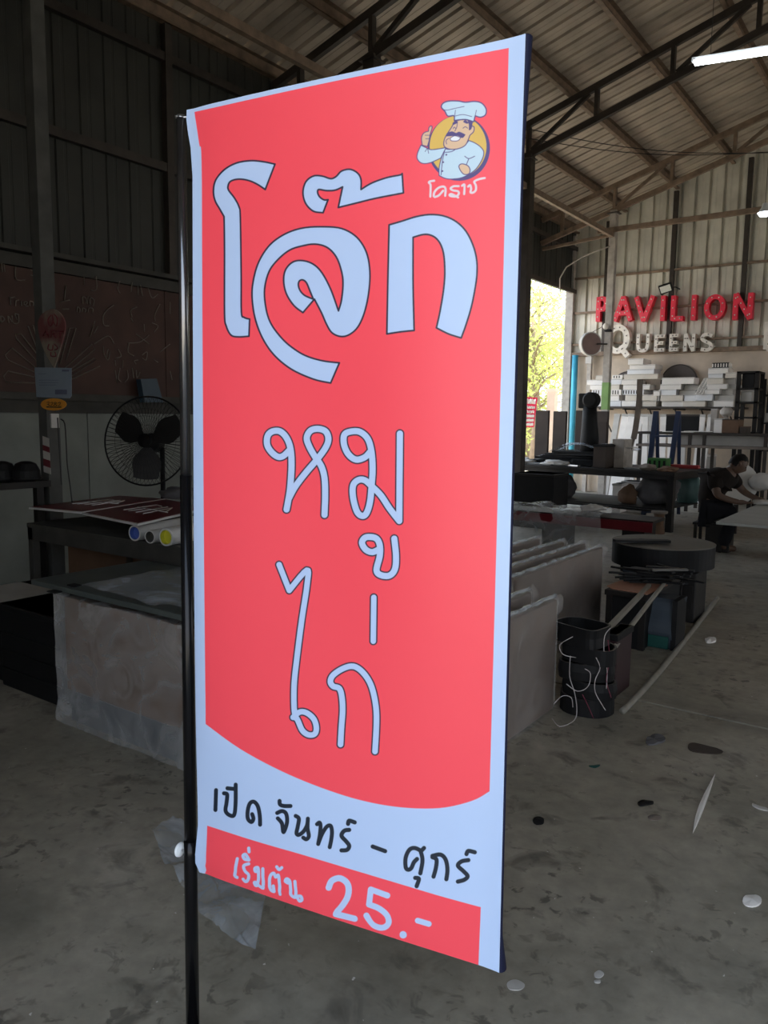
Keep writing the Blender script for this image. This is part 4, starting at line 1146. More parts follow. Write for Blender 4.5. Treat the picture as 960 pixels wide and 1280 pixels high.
# round blade sign on an arm from the pale column
p = at_y(738, 430, TY[3]-0.2)
t = thing('round_blade_sign', 'brown-faced round sign sticking out left of the cream letter Q', 'sign', p)
ax = Vector((0.80, -0.6, 0.0)).normalized(); Mx = ax.to_track_quat('Z', 'Y').to_matrix().to_4x4()
MB().lathe([(0, -0.045), (0.205, -0.045), (0.21, -0.04), (0.21, 0.04), (0.20, 0.045), (0.19, 0.042)], p, 32, M=Mx).build('rim', M_whitegrey, t)
MB().lathe([(0.192, 0.0405), (0.0, 0.0405)], p, 32, M=Mx).build('face', M_disc, t)
MB().tube([p+Vector((0.1, 0.05, 0.0)), (COLX, TY[3]-0.05, p.z)], 0.015, 6).tube([p+Vector((0.0, 0.02, 0.2)), (COLX, TY[3]-0.05, p.z+0.36)], 0.006, 5).build('bracket', M_steel, t)
t = thing('small_camera', 'small round camera fixed on the pale post beside the letter Q', 'camera', (COLX, TY[3]-0.12, at_y(757, 408, TY[3]).z))
p = at_y(757, 408, TY[3]-0.14)
MB().blob(p, (0.05, 0.05, 0.06), 2, 0.05, 2, 2).build('dome', M_cream, t); MB().bbox(tuple(p+Vector((-0.02, 0.0, -0.09))), tuple(p+Vector((0.09, 0.09, -0.05))), 0.006).build('mount', M_black, t)

# lamps
p0 = at_y(865, 80, 8.9); p1 = at_y(985, 61, 8.9); dz = roof_z((p0.x+p1.x)/2)
t = thing('tube_light', 'lit white fluorescent batten hanging under the roof', 'lamp', (p0+p1)/2)
MB().bar(p0+Vector((0, 0, 0.035)), p1+Vector((0, 0, 0.035)), 0.055, 0.04).build('housing', M_lampbody, t)
MB().tube([p0+Vector((0.03, 0, -0.01)), p1+Vector((-0.03, 0, -0.01))], 0.016, 10).tube([p0+Vector((0.03, -0.045, 0.0)), p1+Vector((-0.03, -0.045, 0.0))], 0.016, 10).build('tube', M_tube, t)
k = MB()
for f_ in (0.2, 0.8):
    q = p0.lerp(p1, f_); k.tube([q+Vector((0, 0, 0.05)), (q.x, q.y, roof_z(q.x)-0.02)], 0.003, 5)
k.build('hanger', M_cable, t)
p = at_y(956, 266, 11.5)
t = thing('led_lamp', 'small lit round lamp hanging at the right edge', 'lamp', p)
MB().lathe([(0, -0.05), (0.06, -0.04), (0.085, -0.005), (0.08, 0.0)], p, 20).build('bulb', M_led, t)
MB().lathe([(0.09, 0.0), (0.05, 0.06), (0.03, 0.12), (0, 0.12)], p, 20).build('shade', M_lampbody, t)
MB().tube([p+Vector((0, 0, 0.1)), (p.x, p.y, roof_z(p.x)-0.02)], 0.004, 5).build('cord', M_cable, t)
for i, (A_, B_) in enumerate((((655, 160), (960, 191)), ((655, 172), (960, 190)))):
    a = at_y(*A_, 10.2); b = at_y(*B_, 12.5); pts = [a.lerp(b, j/10)-Vector((0, 0, 0.12*math.sin(j/10*math.pi))) for j in range(11)]
    o = MB().tube(pts, 0.006, 5).build('overhead_wire', M_cable); tag(o, ('upper', 'lower')[i]+' thin black wire strung under the roof trusses', 'wire')

# blue pipe and white post at the corner
P = at_y(719, 500, YB-0.08)
o = MB().tube([(P.x, YB-0.17, 0.0), (P.x, YB-0.17, at_y(719, 444, YB-0.17).z)], 0.06, 14).build('blue_pipe', M_bluepipe); tag(o, 'sky-blue downpipe standing at the corner beside the opening', 'pipe')
P = at_y(732, 500, YB-0.3)
t = thing('white_post', 'pale timber post against the plaster wall right of the blue pipe', 'post', (P.x, YB-0.1, 0))
MB().box((P.x-0.04, YB-0.2, 0), (P.x+0.04, YB-0.11, at_y(732, 445, YB-0.1).z)).build('post', M_palecol, t); MB().box((P.x-0.07, YB-0.22, at_y(732, 455, YB-0.1).z), (P.x+0.05, YB-0.11, at_y(732, 447, YB-0.1).z)).build('cap', M_whitegrey, t)

# long wall shelf with white boxes
YS = YB-0.75
SZ = at_y(840, 508.3, YS).z
sx0, sx1 = at_y(737, 508, YS).x, at_y(925, 508, YS).x
t = thing('wall_shelf', 'long thin dark shelf on the far wall carrying white boxes', 'shelf', ((sx0+sx1)/2, YS, SZ-0.04))
MB().box((sx0, YS-0.02, SZ-0.035), (sx1, YB-0.01, SZ)).build('board', M_steel, t)
for i in range(6):
    x = sx0+0.2+(sx1-sx0-0.4)*i/5
    MB().box((x-0.015, YS, SZ-0.06), (x+0.015, YB, SZ-0.035)).bar((x, YS+0.1, SZ-0.05), (x, YB-0.01, SZ-0.5), 0.02).build('bracket', M_steel, t)
DISCS = [((849, 478), 21, 0.03, 'large round dark disc leaning on the plaster wall behind the white boxes'), ((786, 487), 22, 0.03, 'half-hidden round disc left of the tall white stack')]
for (cx_, cy_), r_, th, lab in DISCS:
    c = at_y(cx_, cy_, YB-0.06); r = r_*c.length/FPX*0.98
    k = thing('round_disc', lab, 'disc', (c.x, YB-0.06, c.z-r), 'round discs above the shelf')
    Mx = Matrix.Rotation(math.radians(90), 4, 'X')
    MB().lathe([(0, 0.0), (r, 0), (r, th), (r-0.03, th), (r-0.03, th-0.008), (0, th-0.008)], c, 40, M=Mx).build('plate', M_greydisc, k)
    MB().tube([c+Vector((r*0.96*math.cos(a*math.pi/20), -th, r*0.96*math.sin(a*math.pi/20))) for a in range(40)], 0.008, 5, closed=True).build('rim', M_darkcard, k)
o = MB()
STK = {
 'stack left of the pale green-banded post': [(743,471,754,476.3,0),(733,476.3,754,482,0),(738,482,754,488,0),(740,488,753,495,1),(741,495,753,501.5,0),(739,501.5,754,508,0)],
 'stack just right of the pale green-banded post': [(765,471,778,475.5,1),(762,475.5,776,482,0),(762,482,774,488,0),(761,488,777,494.5,1),(759,494.5,774,501,0),(759,501,776,508,0)],
 'tall stack left of the big dark disc': [(783,452,802,459,0),(785,459,817,464.5,0),(783,464.5,817,470,0),(779,470,821,476,0),(776,476,797,482,0),(778,482,811,488,0),(777,488,805,494,1),(782,494,822,501,0),(778,501,803,508,0)],
 'broken stack left of the dark disc foot': [(817,482,825,488,0),(813,488,823.5,494,0),(804,501.5,821,508,0)],
 'wide stack under the big dark disc': [(827,474.5,867,482,0),(825,482,851,488,0),(824,488,846,494.5,0),(826,494.5,854,501.5,0),(827,501.5,854,508,0)],
 'stack right of the big dark disc': [(852,482,870,488,2),(847,488,868,494,2),(855,494,869,501,0),(855,501.5,883,508,0)],
 'stack under the small barred panel': [(883,464,908,470.5,0),(884,470.5,902,475.5,0),(883,475.5,903,482,0),(883,482,908,488,0),(877,488,900,493.5,0),(862+8,493.5,883+8,501,0),(884,501,893,508,2)],
 'stack beside the black rack': [(906,469,920,475.5,0),(904,475.5,917,482,2),(909,482,919,488,2),(901,488,915,494,2),(893,494,918,501,2),(894,501,919,508,0)]}
posn = ['topmost', 'second from top', 'third from top', 'fourth from top', 'fifth from top', 'sixth from top', 'seventh from top', 'eighth from top', 'bottom']
nb = 0
for sname, L in STK.items():
    ztop = SZ
    for i in range(len(L)-1, -1, -1):
        x0, y0, x1, y1, ty_ = L[i]
        hgt = (y1-y0)/FPX*at_y((x0+x1)/2, y1, YS).length*0.985
        a = at_y(x0, 480, YS).x; b = at_y(x1, 480, YS).x
        dep = 0.34+0.2*rnd.random(); jy = 0.05*rnd.random()+(0.12 if ty_ == 2 else 0)
        # a box whose pile starts higher than the shelf is carried by its neighbours
        z0 = ztop; z1 = z0+hgt; ztop = z1+0.0005
        m_ = M_whitegrey if ty_ == 2 else (M_white, M_cream2, M_cool, M_white)[nb % 4]
        pos = 'bottom' if i == len(L)-1 else posn[i]
        adj = {0: 'white box', 1: 'white slatted box', 2: 'greyish box'}[ty_]
        wd = 'long ' if (x1-x0) > 28 else ('short ' if (x1-x0) < 13 else '')
        t = thing('letter_box', f'{wd}{adj}, {pos} in the {sname}', 'box', ((a+b)/2, YS+jy, z0), 'white boxes on the wall shelf')
        ang = rnd.uniform(-0.05, 0.05); cc = Vector(((a+b)/2, YS+jy+dep/2, z0)); Mz = Matrix.Translation(cc) @ Matrix.Rotation(ang, 4, 'Z') @ Matrix.Translation(-cc)
        MB().bbox((a, YS+jy, z0), (b, YS+jy+dep, z1), 0.006, M=Mz).build('carcass', m_, t)
        if ty_ == 1:
            k = MB(); q = a+0.03
            while q < b-0.03: k.box((q, YS+jy-0.004, z0+0.015), (q+0.018, YS+jy, z1-0.015), M=Mz); q += 0.05
            k.build('dark_slots', M_steel, t)
        else:
            MB().box((a+0.01, YS+jy-0.0015, z1-0.016), (b-0.01, YS+jy+0.0005, z1-0.012), M=Mz).build('lid_seam', M_greydisc, t)
        nb += 1
    if sname.startswith('stack under the small'):
        z = ztop; a = at_y(888, 480, YS).x; b = at_y(909, 480, YS).x
        t = thing('barred_panel', 'small white panel with black bars on top of a white stack', 'panel', ((a+b)/2, YS+0.05, z))
        MB().bbox((a, YS+0.05, z), (b, YS+0.3, z+0.09), 0.004).build('panel', M_white, t)
        for i in range(6):
            q = a+0.02+(b-a-0.05)*i/5; MB().box((q, YS+0.045, z+0.01), (q+0.02, YS+0.05, z+0.08)).build('bar', M_black, t)
        MB().box((a, YS+0.044, z+0.075), (b, YS+0.05, z+0.09)).box((a, YS+0.044, z), (b, YS+0.05, z+0.012)).build('rail', M_black, t)
# leaning slatted panel
a = at_y(870, 493, YS-0.02); b = at_y(881, 473, YS+0.1)
t = thing('slatted_panel', 'narrow slatted panel leaning on the white boxes right of the disc', 'panel', a)
for i in range(5):
    o_ = Vector((0.028*i, 0, 0)); MB().bar(a+o_, b+o_, 0.018, 0.03).build('slat', M_whitegrey if i % 2 else M_white, t)
MB().bar(a, a+Vector((0.12, 0, 0)), 0.02).build('end_rail', M_whitegrey, t); MB().bar(b, b+Vector((0.12, 0, 0)), 0.02).build('end_rail', M_whitegrey, t)

# tall black rack at right, with things on its levels
def rack(name, label, x0, x1, y0, y1, zs, ztop, m_, post=0.04, cat='rack', shelf_m=None):
    t = thing(name, label, cat, ((x0+x1)/2, y0, 0))
    for x in (x0, x1-post):
        for y in (y0, y1-post): MB().box((x, y, 0), (x+post, y+post, ztop)).build('upright', m_, t)
    for z in zs: MB().box((x0, y0, z-0.03), (x1, y1, z)).build('shelf_board', shelf_m or m_, t)
    return t
YK = YB-1.35
X0, X1 = at_y(919, 500, YK).x, at_y(947, 500, YK).x
zt = at_y(933, 464, YK).z
lv = [at_y(933, y_, YK).z for y_ in (540, 521, 502, 485)]
rack('black_rack', 'tall black metal rack in front of the far wall at right', X0, X1, YK, YK+0.5, lv+[zt], zt, M_blackwood, 0.06)
MB_ = MB().bbox((X0+0.08, YK+0.05, lv[3]+0.002), (X1-0.08, YK+0.45, zt-0.04), 0.01).build('black_drum_case', M_black); tag(MB_, 'black case filling the top level of the tall black rack', 'case')
for (xx0, xx1, z, h, lab, m_) in ((925, 938, lv[2], 0.17, 'white box on the middle level of the tall black rack', M_whitegrey), (922, 940, lv[2]+0.172, 0.1, 'flat pale box lying on the white box in the black rack', M_white)):
    a = at_y(xx0, 500, YK).x; b = at_y(xx1, 500, YK).x
    t = thing('storage_box', lab, 'box', ((a+b)/2, YK+0.1, z), 'boxes in the black rack')
    MB().bbox((a, YK+0.08, z+0.002), (b, YK+0.45, z+h), 0.006).build('body', m_, t); MB().bbox((a-0.005, YK+0.075, z+h-0.03), (b+0.005, YK+0.455, z+h+0.0), 0.003).build('lid', m_, t)
a = at_y(956, 480, YK+0.6).x
rack('grey_rack', 'second dim rack cut by the picture right edge', a, a+1.3, YK+0.45, YK+0.95, [0.5, 1.0, at_y(950, 528, YK).z, at_y(950, 492, YK).z], at_y(950, 472, YK).z, M_blackwood, 0.05)
p = at_y(957, 521, YK+0.5)
o = MB().bbox((p.x-0.02, YK+0.5, at_y(950, 528, YK).z+0.002), (p.x+0.5, YK+0.85, at_y(950, 528, YK).z+0.16), 0.02).build('white_tub', M_whitegrey); tag(o, 'white tub on the dim rack at the right edge', 'tub')

# low wide metal workbench rack across the back
YJ = 13.3
xa_, xb_ = at_y(796, 545, YJ).x, at_y(962, 545, YJ).x+0.6
zu, zl = at_y(880, 541, YJ).z, at_y(880, 557, YJ).z
t = thing('back_bench', 'long two-level metal bench in front of the wall shelf', 'bench', ((xa_+xb_)/2, YJ, 0))
MB().bbox((xa_, YJ, zu-0.04), (xb_, YJ+0.7, zu), 0.004).build('top_board', M_steel, t)
MB().bbox((xa_, YJ-0.03, zl-0.04), (xb_, YJ+0.6, zl), 0.004).build('lower_board', M_wood, t)
for px_ in (800, 862, 880, 957, 978):
    x = at_y(px_, 550, YJ).x
    for y in (YJ+0.02, YJ+0.62): MB().box((x-0.025, y-0.02, 0), (x+0.025, y+0.02, zu-0.04)).build('leg', M_steel, t)
MB().box((at_y(845, 555, YJ).x, YJ+0.25, zl+0.001), (at_y(957, 555, YJ).x, YJ+0.28, zu-0.045)).build('back_panel', M_whitegrey, t)
def boxpx(name, lab, cat, x0, y0, x1, yw, zb, dep, m_, grp=None, part='body', bev=0.006, extra=None):
    a = at_y(x0, y0, yw); b = at_y(x1, y0, yw); h = (a.z+b.z)/2
    t = thing(name, lab, cat, ((a.x+b.x)/2, yw, zb), grp)
    MB().bbox((a.x, yw, zb), (b.x, yw+dep, max(h, zb+0.02)), bev).build(part, m_, t)
    if extra: MB().bbox((a.x-0.003, yw-0.004, zb+(h-zb)*extra[0]), (b.x+0.003, yw+dep+0.003, zb+(h-zb)*extra[1]), 0.002).build(extra[2], extra[3], t)
    return t
boxpx('black_signboard', 'flat black signboard standing on the back bench', 'panel', 833, 518, 874, YJ+0.35, zu+0.001, 0.05, M_black, extra=(0.9, 1.0, 'edge_strip', M_steel))
boxpx('brown_carton', 'brown carton on the back bench with a pale left side', 'box', 903, 524, 924, YJ+0.1, zu+0.001, 0.35, M_card, extra=(0.93, 1.0, 'lid', M_darkcard))
boxpx('white_carton', 'small pale carton left of the brown carton on the back bench', 'box', 893, 523, 903, YJ+0.1, zu+0.001, 0.3, M_white, extra=(0.9, 1.0, 'lid', M_whitegrey))
boxpx('tall_carton', 'tall pale box standing behind the brown carton on the back bench', 'box', 889, 511, 897, YJ+0.5, zu+0.001, 0.12, M_palecol, extra=(0.95, 1.0, 'lid', M_whitegrey))
boxpx('small_carton', 'small grey carton at the foot of the black rack', 'box', 925, 533, 934, YJ+0.1, zu+0.001, 0.3, M_darkcard, extra=(0.9, 1.0, 'lid', M_card))
p = at_y(905, 519, YJ+0.3); o = MB().blob((p.x, YJ+0.47, zu+0.34), (0.09, 0.08, 0.09), 3, 0.3).blob((p.x, YJ+0.47, zu+0.13), (0.07, 0.07, 0.13), 4, 0.2).build('wrapped_bundle', M_palecol); tag(o, 'lumpy pale wrapped bundle behind the brown carton', 'bundle')
for i, (x0, x1, lab) in enumerate(((828, 868, 'white sheet lying on the back bench below the black panel'), (855, 885, 'second white sheet overlapping to the right on the back bench'))):
    a = at_y(x0, 538, YJ).x; b = at_y(x1, 538, YJ).x
    o = MB().bbox((a, YJ-0.02, zu+0.001+0.012*i), (b, YJ+0.3, zu+0.012+0.012*i), 0.003).build('white_sheet', M_white); tag(o, lab, 'sheet', 'white sheets on the back bench')
# white boards leaning under the shelf
LE = [(757, 508, 762, 551, 8), (765, 508, 771, 548, 10), (773, 510, 780, 548, 10), (782, 509, 786, 545, 9), (789, 509, 793, 540, 6), (806, 510, 812, 540, -9), (815, 510, 821, 540, -10), (829, 509, 835, 540, -9), (838, 512, 843, 540, -7), (852, 513, 858, 540, -5), (867, 511, 873, 540, 4), (876, 513, 880, 540, 6)]
on_ = ['first', 'second', 'third', 'fourth', 'fifth', 'sixth', 'seventh', 'eighth', 'ninth', 'tenth', 'eleventh', 'twelfth']
for i, (x0, y0, x1, y1, ln) in enumerate(LE):
    y = YS-0.22-0.01*i
    a = at_y(x0, y0, y); b = at_y(x1, y1, y); w = b.x-a.x; zt_ = a.z
    t = thing('leaning_board', f'white board leaning under the wall shelf, {on_[i]} from the left', 'board', (a.x+w/2, y, 0), 'white boards leaning under the shelf')
    Mr = Matrix.Translation((a.x+w/2, y, 0)) @ Matrix.Rotation(math.radians(ln*0.45), 4, 'Y') @ Matrix.Rotation(math.radians(-8), 4, 'X')
    MB().bbox((-w/2, 0, 0), (w/2, 0.06, min(zt_, SZ-0.12)), 0.004, M=Mr).build('board', M_white if i % 3 else M_whitegrey, t)
    MB().bbox((-w/2-0.004, -0.004, min(zt_, SZ-0.12)*0.97), (w/2+0.004, 0.064, min(zt_, SZ-0.12)), 0.002, M=Mr).build('edge', M_whitegrey, t)

# blue trestle ladder
t = thing('blue_ladder', 'dark blue folding ladder standing behind the long table', 'ladder', at_y(832, 600, 11.9)*1.0)
t.location.z = 0; t['_loc'] = tuple(t.location)
yl_ = at_z(843, 591, 0.80).y+1.75
for A_, B_ in (((820, 514), (806, 630)), ((848, 514), (832, 630))):
    a = at_y(*A_, yl_); b = at_y(*B_, yl_); b = b+(b-a)*(b.z/(a.z-b.z)); MB().bar(a, (b.x, yl_, 0), 0.07, 0.045).build('stile', M_blue, t)
    MB().bar(a+Vector((0.0, 0.05, 0)), (b.x+0.1, yl_+0.45, 0), 0.05, 0.03).build('back_stile', M_blue, t)
for py_ in (545, 575, 605, 640, 670):
    f_ = (py_-514)/116; a = at_y(820-14*f_, py_, yl_); b = at_y(848-16*f_, py_, yl_); MB().bar(a, b, 0.03).build('rung', M_blue, t)

# the long black table
T1 = at_z(843, 591, 0.80); T2 = at_z(878, 580, 0.80)
tx1 = T1.x; tyf = T1.y; tyb = tyf+1.35; txl = at_y(640, 575, tyf+0.8).x-1.2
ROT = math.radians(-7)
cc = Vector((tx1, tyf, 0)); MT = Matrix.Translation(cc) @ Matrix.Rotation(ROT, 4, 'Z') @ Matrix.Translation(-cc)
t = thing('long_table', 'long dark work table crowded with sheets and machines', 'table', (tx1, tyf, 0))
LT = tx1-5.2
MB().bbox((LT, tyf, 0.755), (tx1, tyb, 0.80), 0.005, M=MT).build('tabletop', M_blackwood, t)
MB().box((LT, tyf+0.01, 0.70), (tx1, tyf+0.05, 0.755), M=MT).box((tx1-0.05, tyf, 0.70), (tx1, tyb, 0.755), M=MT).build('apron', M_blackwood, t)
for x in (LT+0.03, LT+2.4, tx1-0.09):
    for y in (tyf+0.0, tyb-0.09): MB().box((x, y, 0), (x+0.085, y+0.085, 0.755), M=MT).build('leg', M_blackwood, t)
MB().box((LT, tyf+0.03, 0.25), (tx1, tyf+0.06, 0.28), M=MT).build('rail', M_blackwood, t)
MB().bbox((LT+0.05, tyf+0.06, 0.28), (tx1-0.15, tyb-0.06, 0.30), 0.004, M=MT).build('lower_shelf', M_blackwood, t)
def tabY(px_, off):        # a point on the table plane, off metres behind the front edge
    # intersect with rotated line
    for _ in range(3): pass
    n_ = MT.to_3x3() @ Vector((0, 1, 0)); o_ = MT @ Vector((tx1, tyf+off, 0.8))
    r_ = ray(px_, 560); s_ = (o_-EYE).dot(n_)/r_.dot(n_); q = EYE+r_*s_; return Vector((q.x, q.y, 0.801))
def zpx(px_, py_, q): return at_d(px_, py_, (q-EYE).dot(H0)).z
def on_table(name, lab, cat, x0, x1, ytop, off, dep, m_, grp=None, bev=0.006, part='body'):
    a = tabY(x0, off); b = tabY(x1, off); z = zpx((x0+x1)/2, ytop, (a+b)/2)
    t = thing(name, lab, cat, (a+b)/2, grp)
    MI = MT.inverted(); A_, B_ = MI @ a, MI @ b
    MB().bbox((min(A_.x, B_.x), A_.y, 0.801), (max(A_.x, B_.x), A_.y+dep, z), bev, M=MT).build(part, m_, t)
    return t, A_, B_, z
# four brown upright boards
for i, (x0, x1, yt) in enumerate(((668, 684, 513), (690, 706, 514), (718, 726, 513), (742, 758, 514))):
    t_, A_, B_, z = on_table('upright_board', f'dark brown upright board on the far side of the long table, {on_[i]} from the opening', 'board', x0, x1, yt, 1.2, 0.05, M_darkcard, 'brown upright boards')
    MB().box((A_.x+0.02, A_.y+0.05, 0.801), (A_.x+0.06, A_.y+0.2, 0.9), M=MT).build('foot', M_darkcard, t_)
# black press-like machine
q = tabY(735, 0.45); t = thing('upright_machine', 'tall black machine with a round head on the long table', 'machine', q)
zt_ = zpx(735, 492, q); sc_ = (q-EYE).length/FPX
MB().bbox(tuple(q+Vector((-0.21, -0.1, 0))), tuple(q+Vector((0.25, 0.3, 0.10))), 0.02).build('base', M_black, t)
MB().tube([q+Vector((-0.02, 0.1, 0.05)), q+Vector((-0.02, 0.1, 0.40)), q+Vector((-0.03, 0.1, 0.62)), (q.x-0.04, q.y+0.1, zt_-0.12)], [0.14, 0.135, 0.115, 0.095], 16).build('column', M_black, t)
hc = Vector((at_d(738, 500, (q-EYE).dot(H0)).x, q.y+0.05, zpx(738, 500, q)))
MB().lathe([(0, -0.09), (0.09, -0.09), (0.115, -0.07), (0.115, 0.07), (0.09, 0.09), (0, 0.09)], hc, 24, M=Matrix.Rotation(math.radians(90), 4, 'X')).build('round_head', M_black, t)
MB().bbox(tuple(hc+Vector((-0.20, -0.02, -0.12))), tuple(hc+Vector((-0.02, 0.16, 0.10))), 0.02).build('neck', M_black, t)
on_table('upright_plywood', 'dark brown upright plywood behind the tall black machine', 'board', 742, 757, 527, 0.95, 0.03, M_darkcard)
# pile of black sheets under film
q = tabY(690, 0.5)
k = thing('sheet_pile', 'heap of black sheets under grey plastic beside the tall machine', 'sheets', q)
for i in range(6):
    a = tabY(657+i*3, 0.25); 
    Mq = Matrix.Translation((a.x+0.55, a.y+0.35, 0.802+0.035*i)) @ Matrix.Rotation(rnd.uniform(-0.2, 0.2), 4, 'Z') @ Matrix.Rotation(rnd.uniform(-0.02, 0.03), 4, 'Y')
    MB().bbox((-0.62+0.06*i, -0.32, 0.0), (0.62-0.02*i, 0.32, 0.03), 0.004, M=Mq).build('sheet', M_black, k)
V = []
a = tabY(672, 0.2)
for j in range(11):
    for i in range(19):
        p = Vector((a.x+1.35*i/18, a.y+0.75*j/10, 1.06)); u = i/18
        p.z = 1.02+0.13*math.sin(u*math.pi)*(0.6+0.4*noise.noise(p*3))+0.07*noise.noise(p*6)-0.15*max(0, 0.2-u)*4; V.append(p)
MB().add(V, [(j*19+i, j*19+i+1, (j+1)*19+i+1, (j+1)*19+i) for j in range(10) for i in range(18)], True).build('cover_film', M_filmblue, k)
for i, (px_, off, sx_, sy_, m_, nm, lab, cat) in enumerate(((647, 0.12, 0.25, 0.18, M_white, 'white_tray', 'white crumpled tray at the banner side of the long table', 'tray'), (693, 0.06, 0.2, 0.07, M_whitegrey, 'white_bag', 'small shiny white bag before the heap of black sheets', 'bag'))):
    q = tabY(px_, off); o = MB().blob((q.x, q.y+0.06, 0.83), (sx_, sy_, 0.05), 8+i, 0.5, 4, 3, 0.802).build(nm, m_); tag(o, lab, cat)
for i, (px_, w_) in enumerate(((662, 0.5), (678, 0.4), (706, 0.55), (725, 0.3), (795, 0.35))):
    q = tabY(px_, 0.05+0.02*i); Mq = Matrix.Translation(q+Vector((0, 0.04, 0))) @ Matrix.Rotation(rnd.uniform(-0.5, 0.1), 4, 'Z')
    o = MB().bbox((-w_/2, 0, 0), (w_/2, 0.05, 0.022), 0.004, M=Mq).build('metal_strip', M_silver if i % 2 == 0 else M_black); tag(o, ('bright metal strip on the long table nearest the banner', 'black strip beside the bright one nearest the banner', 'bright metal strip below the heap of black sheets', 'black strip at the foot of the tall black machine', 'bright metal strip at the table middle by the green crate')[i], 'strip', 'strips on the long table')
t_, A_, B_, z = on_table('dark_box', 'dark box on the long table just right of the tall machine', 'box', 742, 758, 556, 0.1, 0.3, M_darkcard)
MB().bbox((A_.x-0.01, A_.y-0.01, z-0.03), (B_.x+0.01, A_.y+0.31, z), 0.003, M=MT).build('lid', M_black, t_)
t_, A_, B_, z = on_table('pale_carton', 'pale carton with open flap on the long table before the curved plank', 'box', 765, 780, 549, 0.35, 0.3, M_palecol)
MB().bbox((B_.x, A_.y+0.05, z-0.12), (B_.x+0.09, A_.y+0.25, z-0.11), 0.002, M=MT).build('flap', M_whitegrey, t_)
t_, A_, B_, z = on_table('grey_carton', 'dark grey carton between the pale carton and the dark box', 'box', 757, 765, 555, 0.3, 0.25, M_greydisc)
MB().bbox((A_.x-0.005, A_.y-0.005, z-0.025), (B_.x+0.005, A_.y+0.255, z), 0.002, M=MT).build('lid', M_darkcard, t_)
q = tabY(786, 0.6)
pl_ = [at_d(a, b, (q-EYE).dot(H0)) for a, b in smooth_path([(800, 474), (799, 500), (796, 525), (792, 548), (785, 569)], 4)]
k = MB()
for a, b in zip(pl_, pl_[1:]): k.bar(a, b+(b-a)*0.1, 0.075, 0.03)
o = k.build('curved_plank', M_wood); tag(o, 'tall weathered curved plank standing on the long table', 'plank')
# green crate with plant clutter
q = tabY(822, 0.35); t = thing('green_crate', 'green plastic crate at the right end of the long table', 'crate', q)
MB().bbox(tuple(q+Vector((-0.13, 0, 0))), tuple(q+Vector((0.13, 0.22, 0.16))), 0.01).build('body', M_greenplastic, t)
for i in range(4): MB().box(tuple(q+Vector((-0.11+0.065*i, -0.004, 0.03))), tuple(q+Vector((-0.08+0.065*i, 0.0, 0.13)))).build('slot', M_black, t)
q = tabY(812, 0.18); o = MB().blob((q.x, q.y, 0.84), (0.11, 0.10, 0.05), 11, 0.4, 3, 3, 0.802).build('olive_cloth', M_wood); tag(o, 'small olive cloth heap left of the green crate', 'cloth')
q = tabY(836, 0.12); o = MB().blob((q.x, q.y, 0.83), (0.13, 0.09, 0.045), 12, 0.4, 3, 3, 0.802).build('red_cloth', M_card); tag(o, 'rust-red rag at the right end of the long table', 'rag')
q = tabY(856, 1.0); o = MB().bbox(tuple(q+Vector((-0.2, 0, 0))), tuple(q+Vector((0.2, 0.12, 0.05))), 0.01).build('red_tray', M_redplastic); tag(o, 'small dark red tray at the far right corner of the long table', 'tray')

# under the long table
def floorbox(name, lab, cat, x0, ytop, x1, ybot, dep, m_, grp=None, part='body', bev=0.008, lid=None):
    a = at_z(x0, ybot, 0); b = at_z(x1, ybot, 0); y = (a.y+b.y)/2; xa = at_y(x0, ybot, y).x; xb = at_y(x1, ybot, y).x
    z = at_y((x0+x1)/2, ytop, y).z
    t = thing(name, lab, cat, ((xa+xb)/2, y, 0), grp)
    MB().bbox((xa, y, 0), (xb, y+dep, z), bev).build(part, m_, t)
    if lid: MB().bbox((xa-0.006, y-0.006, z-0.035), (xb+0.006, y+dep+0.006, z), 0.004).build(lid[0], lid[1], t)
    return t, xa, xb, y, z
floorbox('white_carton', 'white box on the floor under the long table, the taller one', 'box', 775, 602, 806, 640, 0.35, M_white, 'white boxes under the long table', lid=('lid', M_whitegrey))
floorbox('white_carton', 'lower white box under the long table beside the taller white one', 'box', 764, 604.5, 775, 641, 0.3, M_white, 'white boxes under the long table', lid=('lid', M_whitegrey))
floorbox('white_locker', 'white cabinet panel behind the right end of the long table', 'cabinet', 865, 568, 887, 628, 0.3, M_whitegrey, lid=('top', M_white))
floorbox('dark_cabinet', 'dark grey cabinet under the long table near the banner', 'cabinet', 640, 592, 690, 660, 0.5, M_black, lid=('top', M_blackwood))
floorbox('brown_box', 'dim brown box beside the dark cabinet under the long table', 'box', 664, 606, 677, 655, 0.3, M_card, lid=('lid', M_darkcard))
def lump(name, lab, cat, cx_, cy_, rx, ry, d, m_, seed, flat=None, rdep=None):
    p = at_d(cx_, cy_, d); s_ = (p-EYE).length/FPX
    if flat is None: flat = 0.005
    z = max(p.z, ry*s_*0.9)
    o = MB().blob((p.x, p.y, z), (rx*s_, rdep or rx*s_*0.8, ry*s_), seed, 0.35, 3, 3, max(flat, z-ry*s_*0.85)).build(name, m_); tag(o, lab, cat); return o
LBY_ = at_z(816, 652, 0.52).y
def bag(name, lab, cat, cx_, rx, hz, off, m_, seed, z0=0.301):
    n_ = MT.to_3x3() @ Vector((0, 1, 0)); o_ = MT @ Vector((tx1, tyf+off, z0)); r_ = ray(cx_, 620); q = EYE+r_*((o_-EYE).dot(n_)/r_.dot(n_)); s_ = (q-EYE).length/FPX
    z = z0+hz*0.8
    o = MB().blob((q.x, q.y, z), (rx*s_, rx*s_*0.7, hz), seed, 0.35, 3, 3, z0+0.001).build(name, m_); tag(o, lab, cat)
bag('grey_bag', 'big dark grey cloth bag under the right half of the long table', 'bag', 822, 24, 0.24, 0.6, M_cloth, 21)
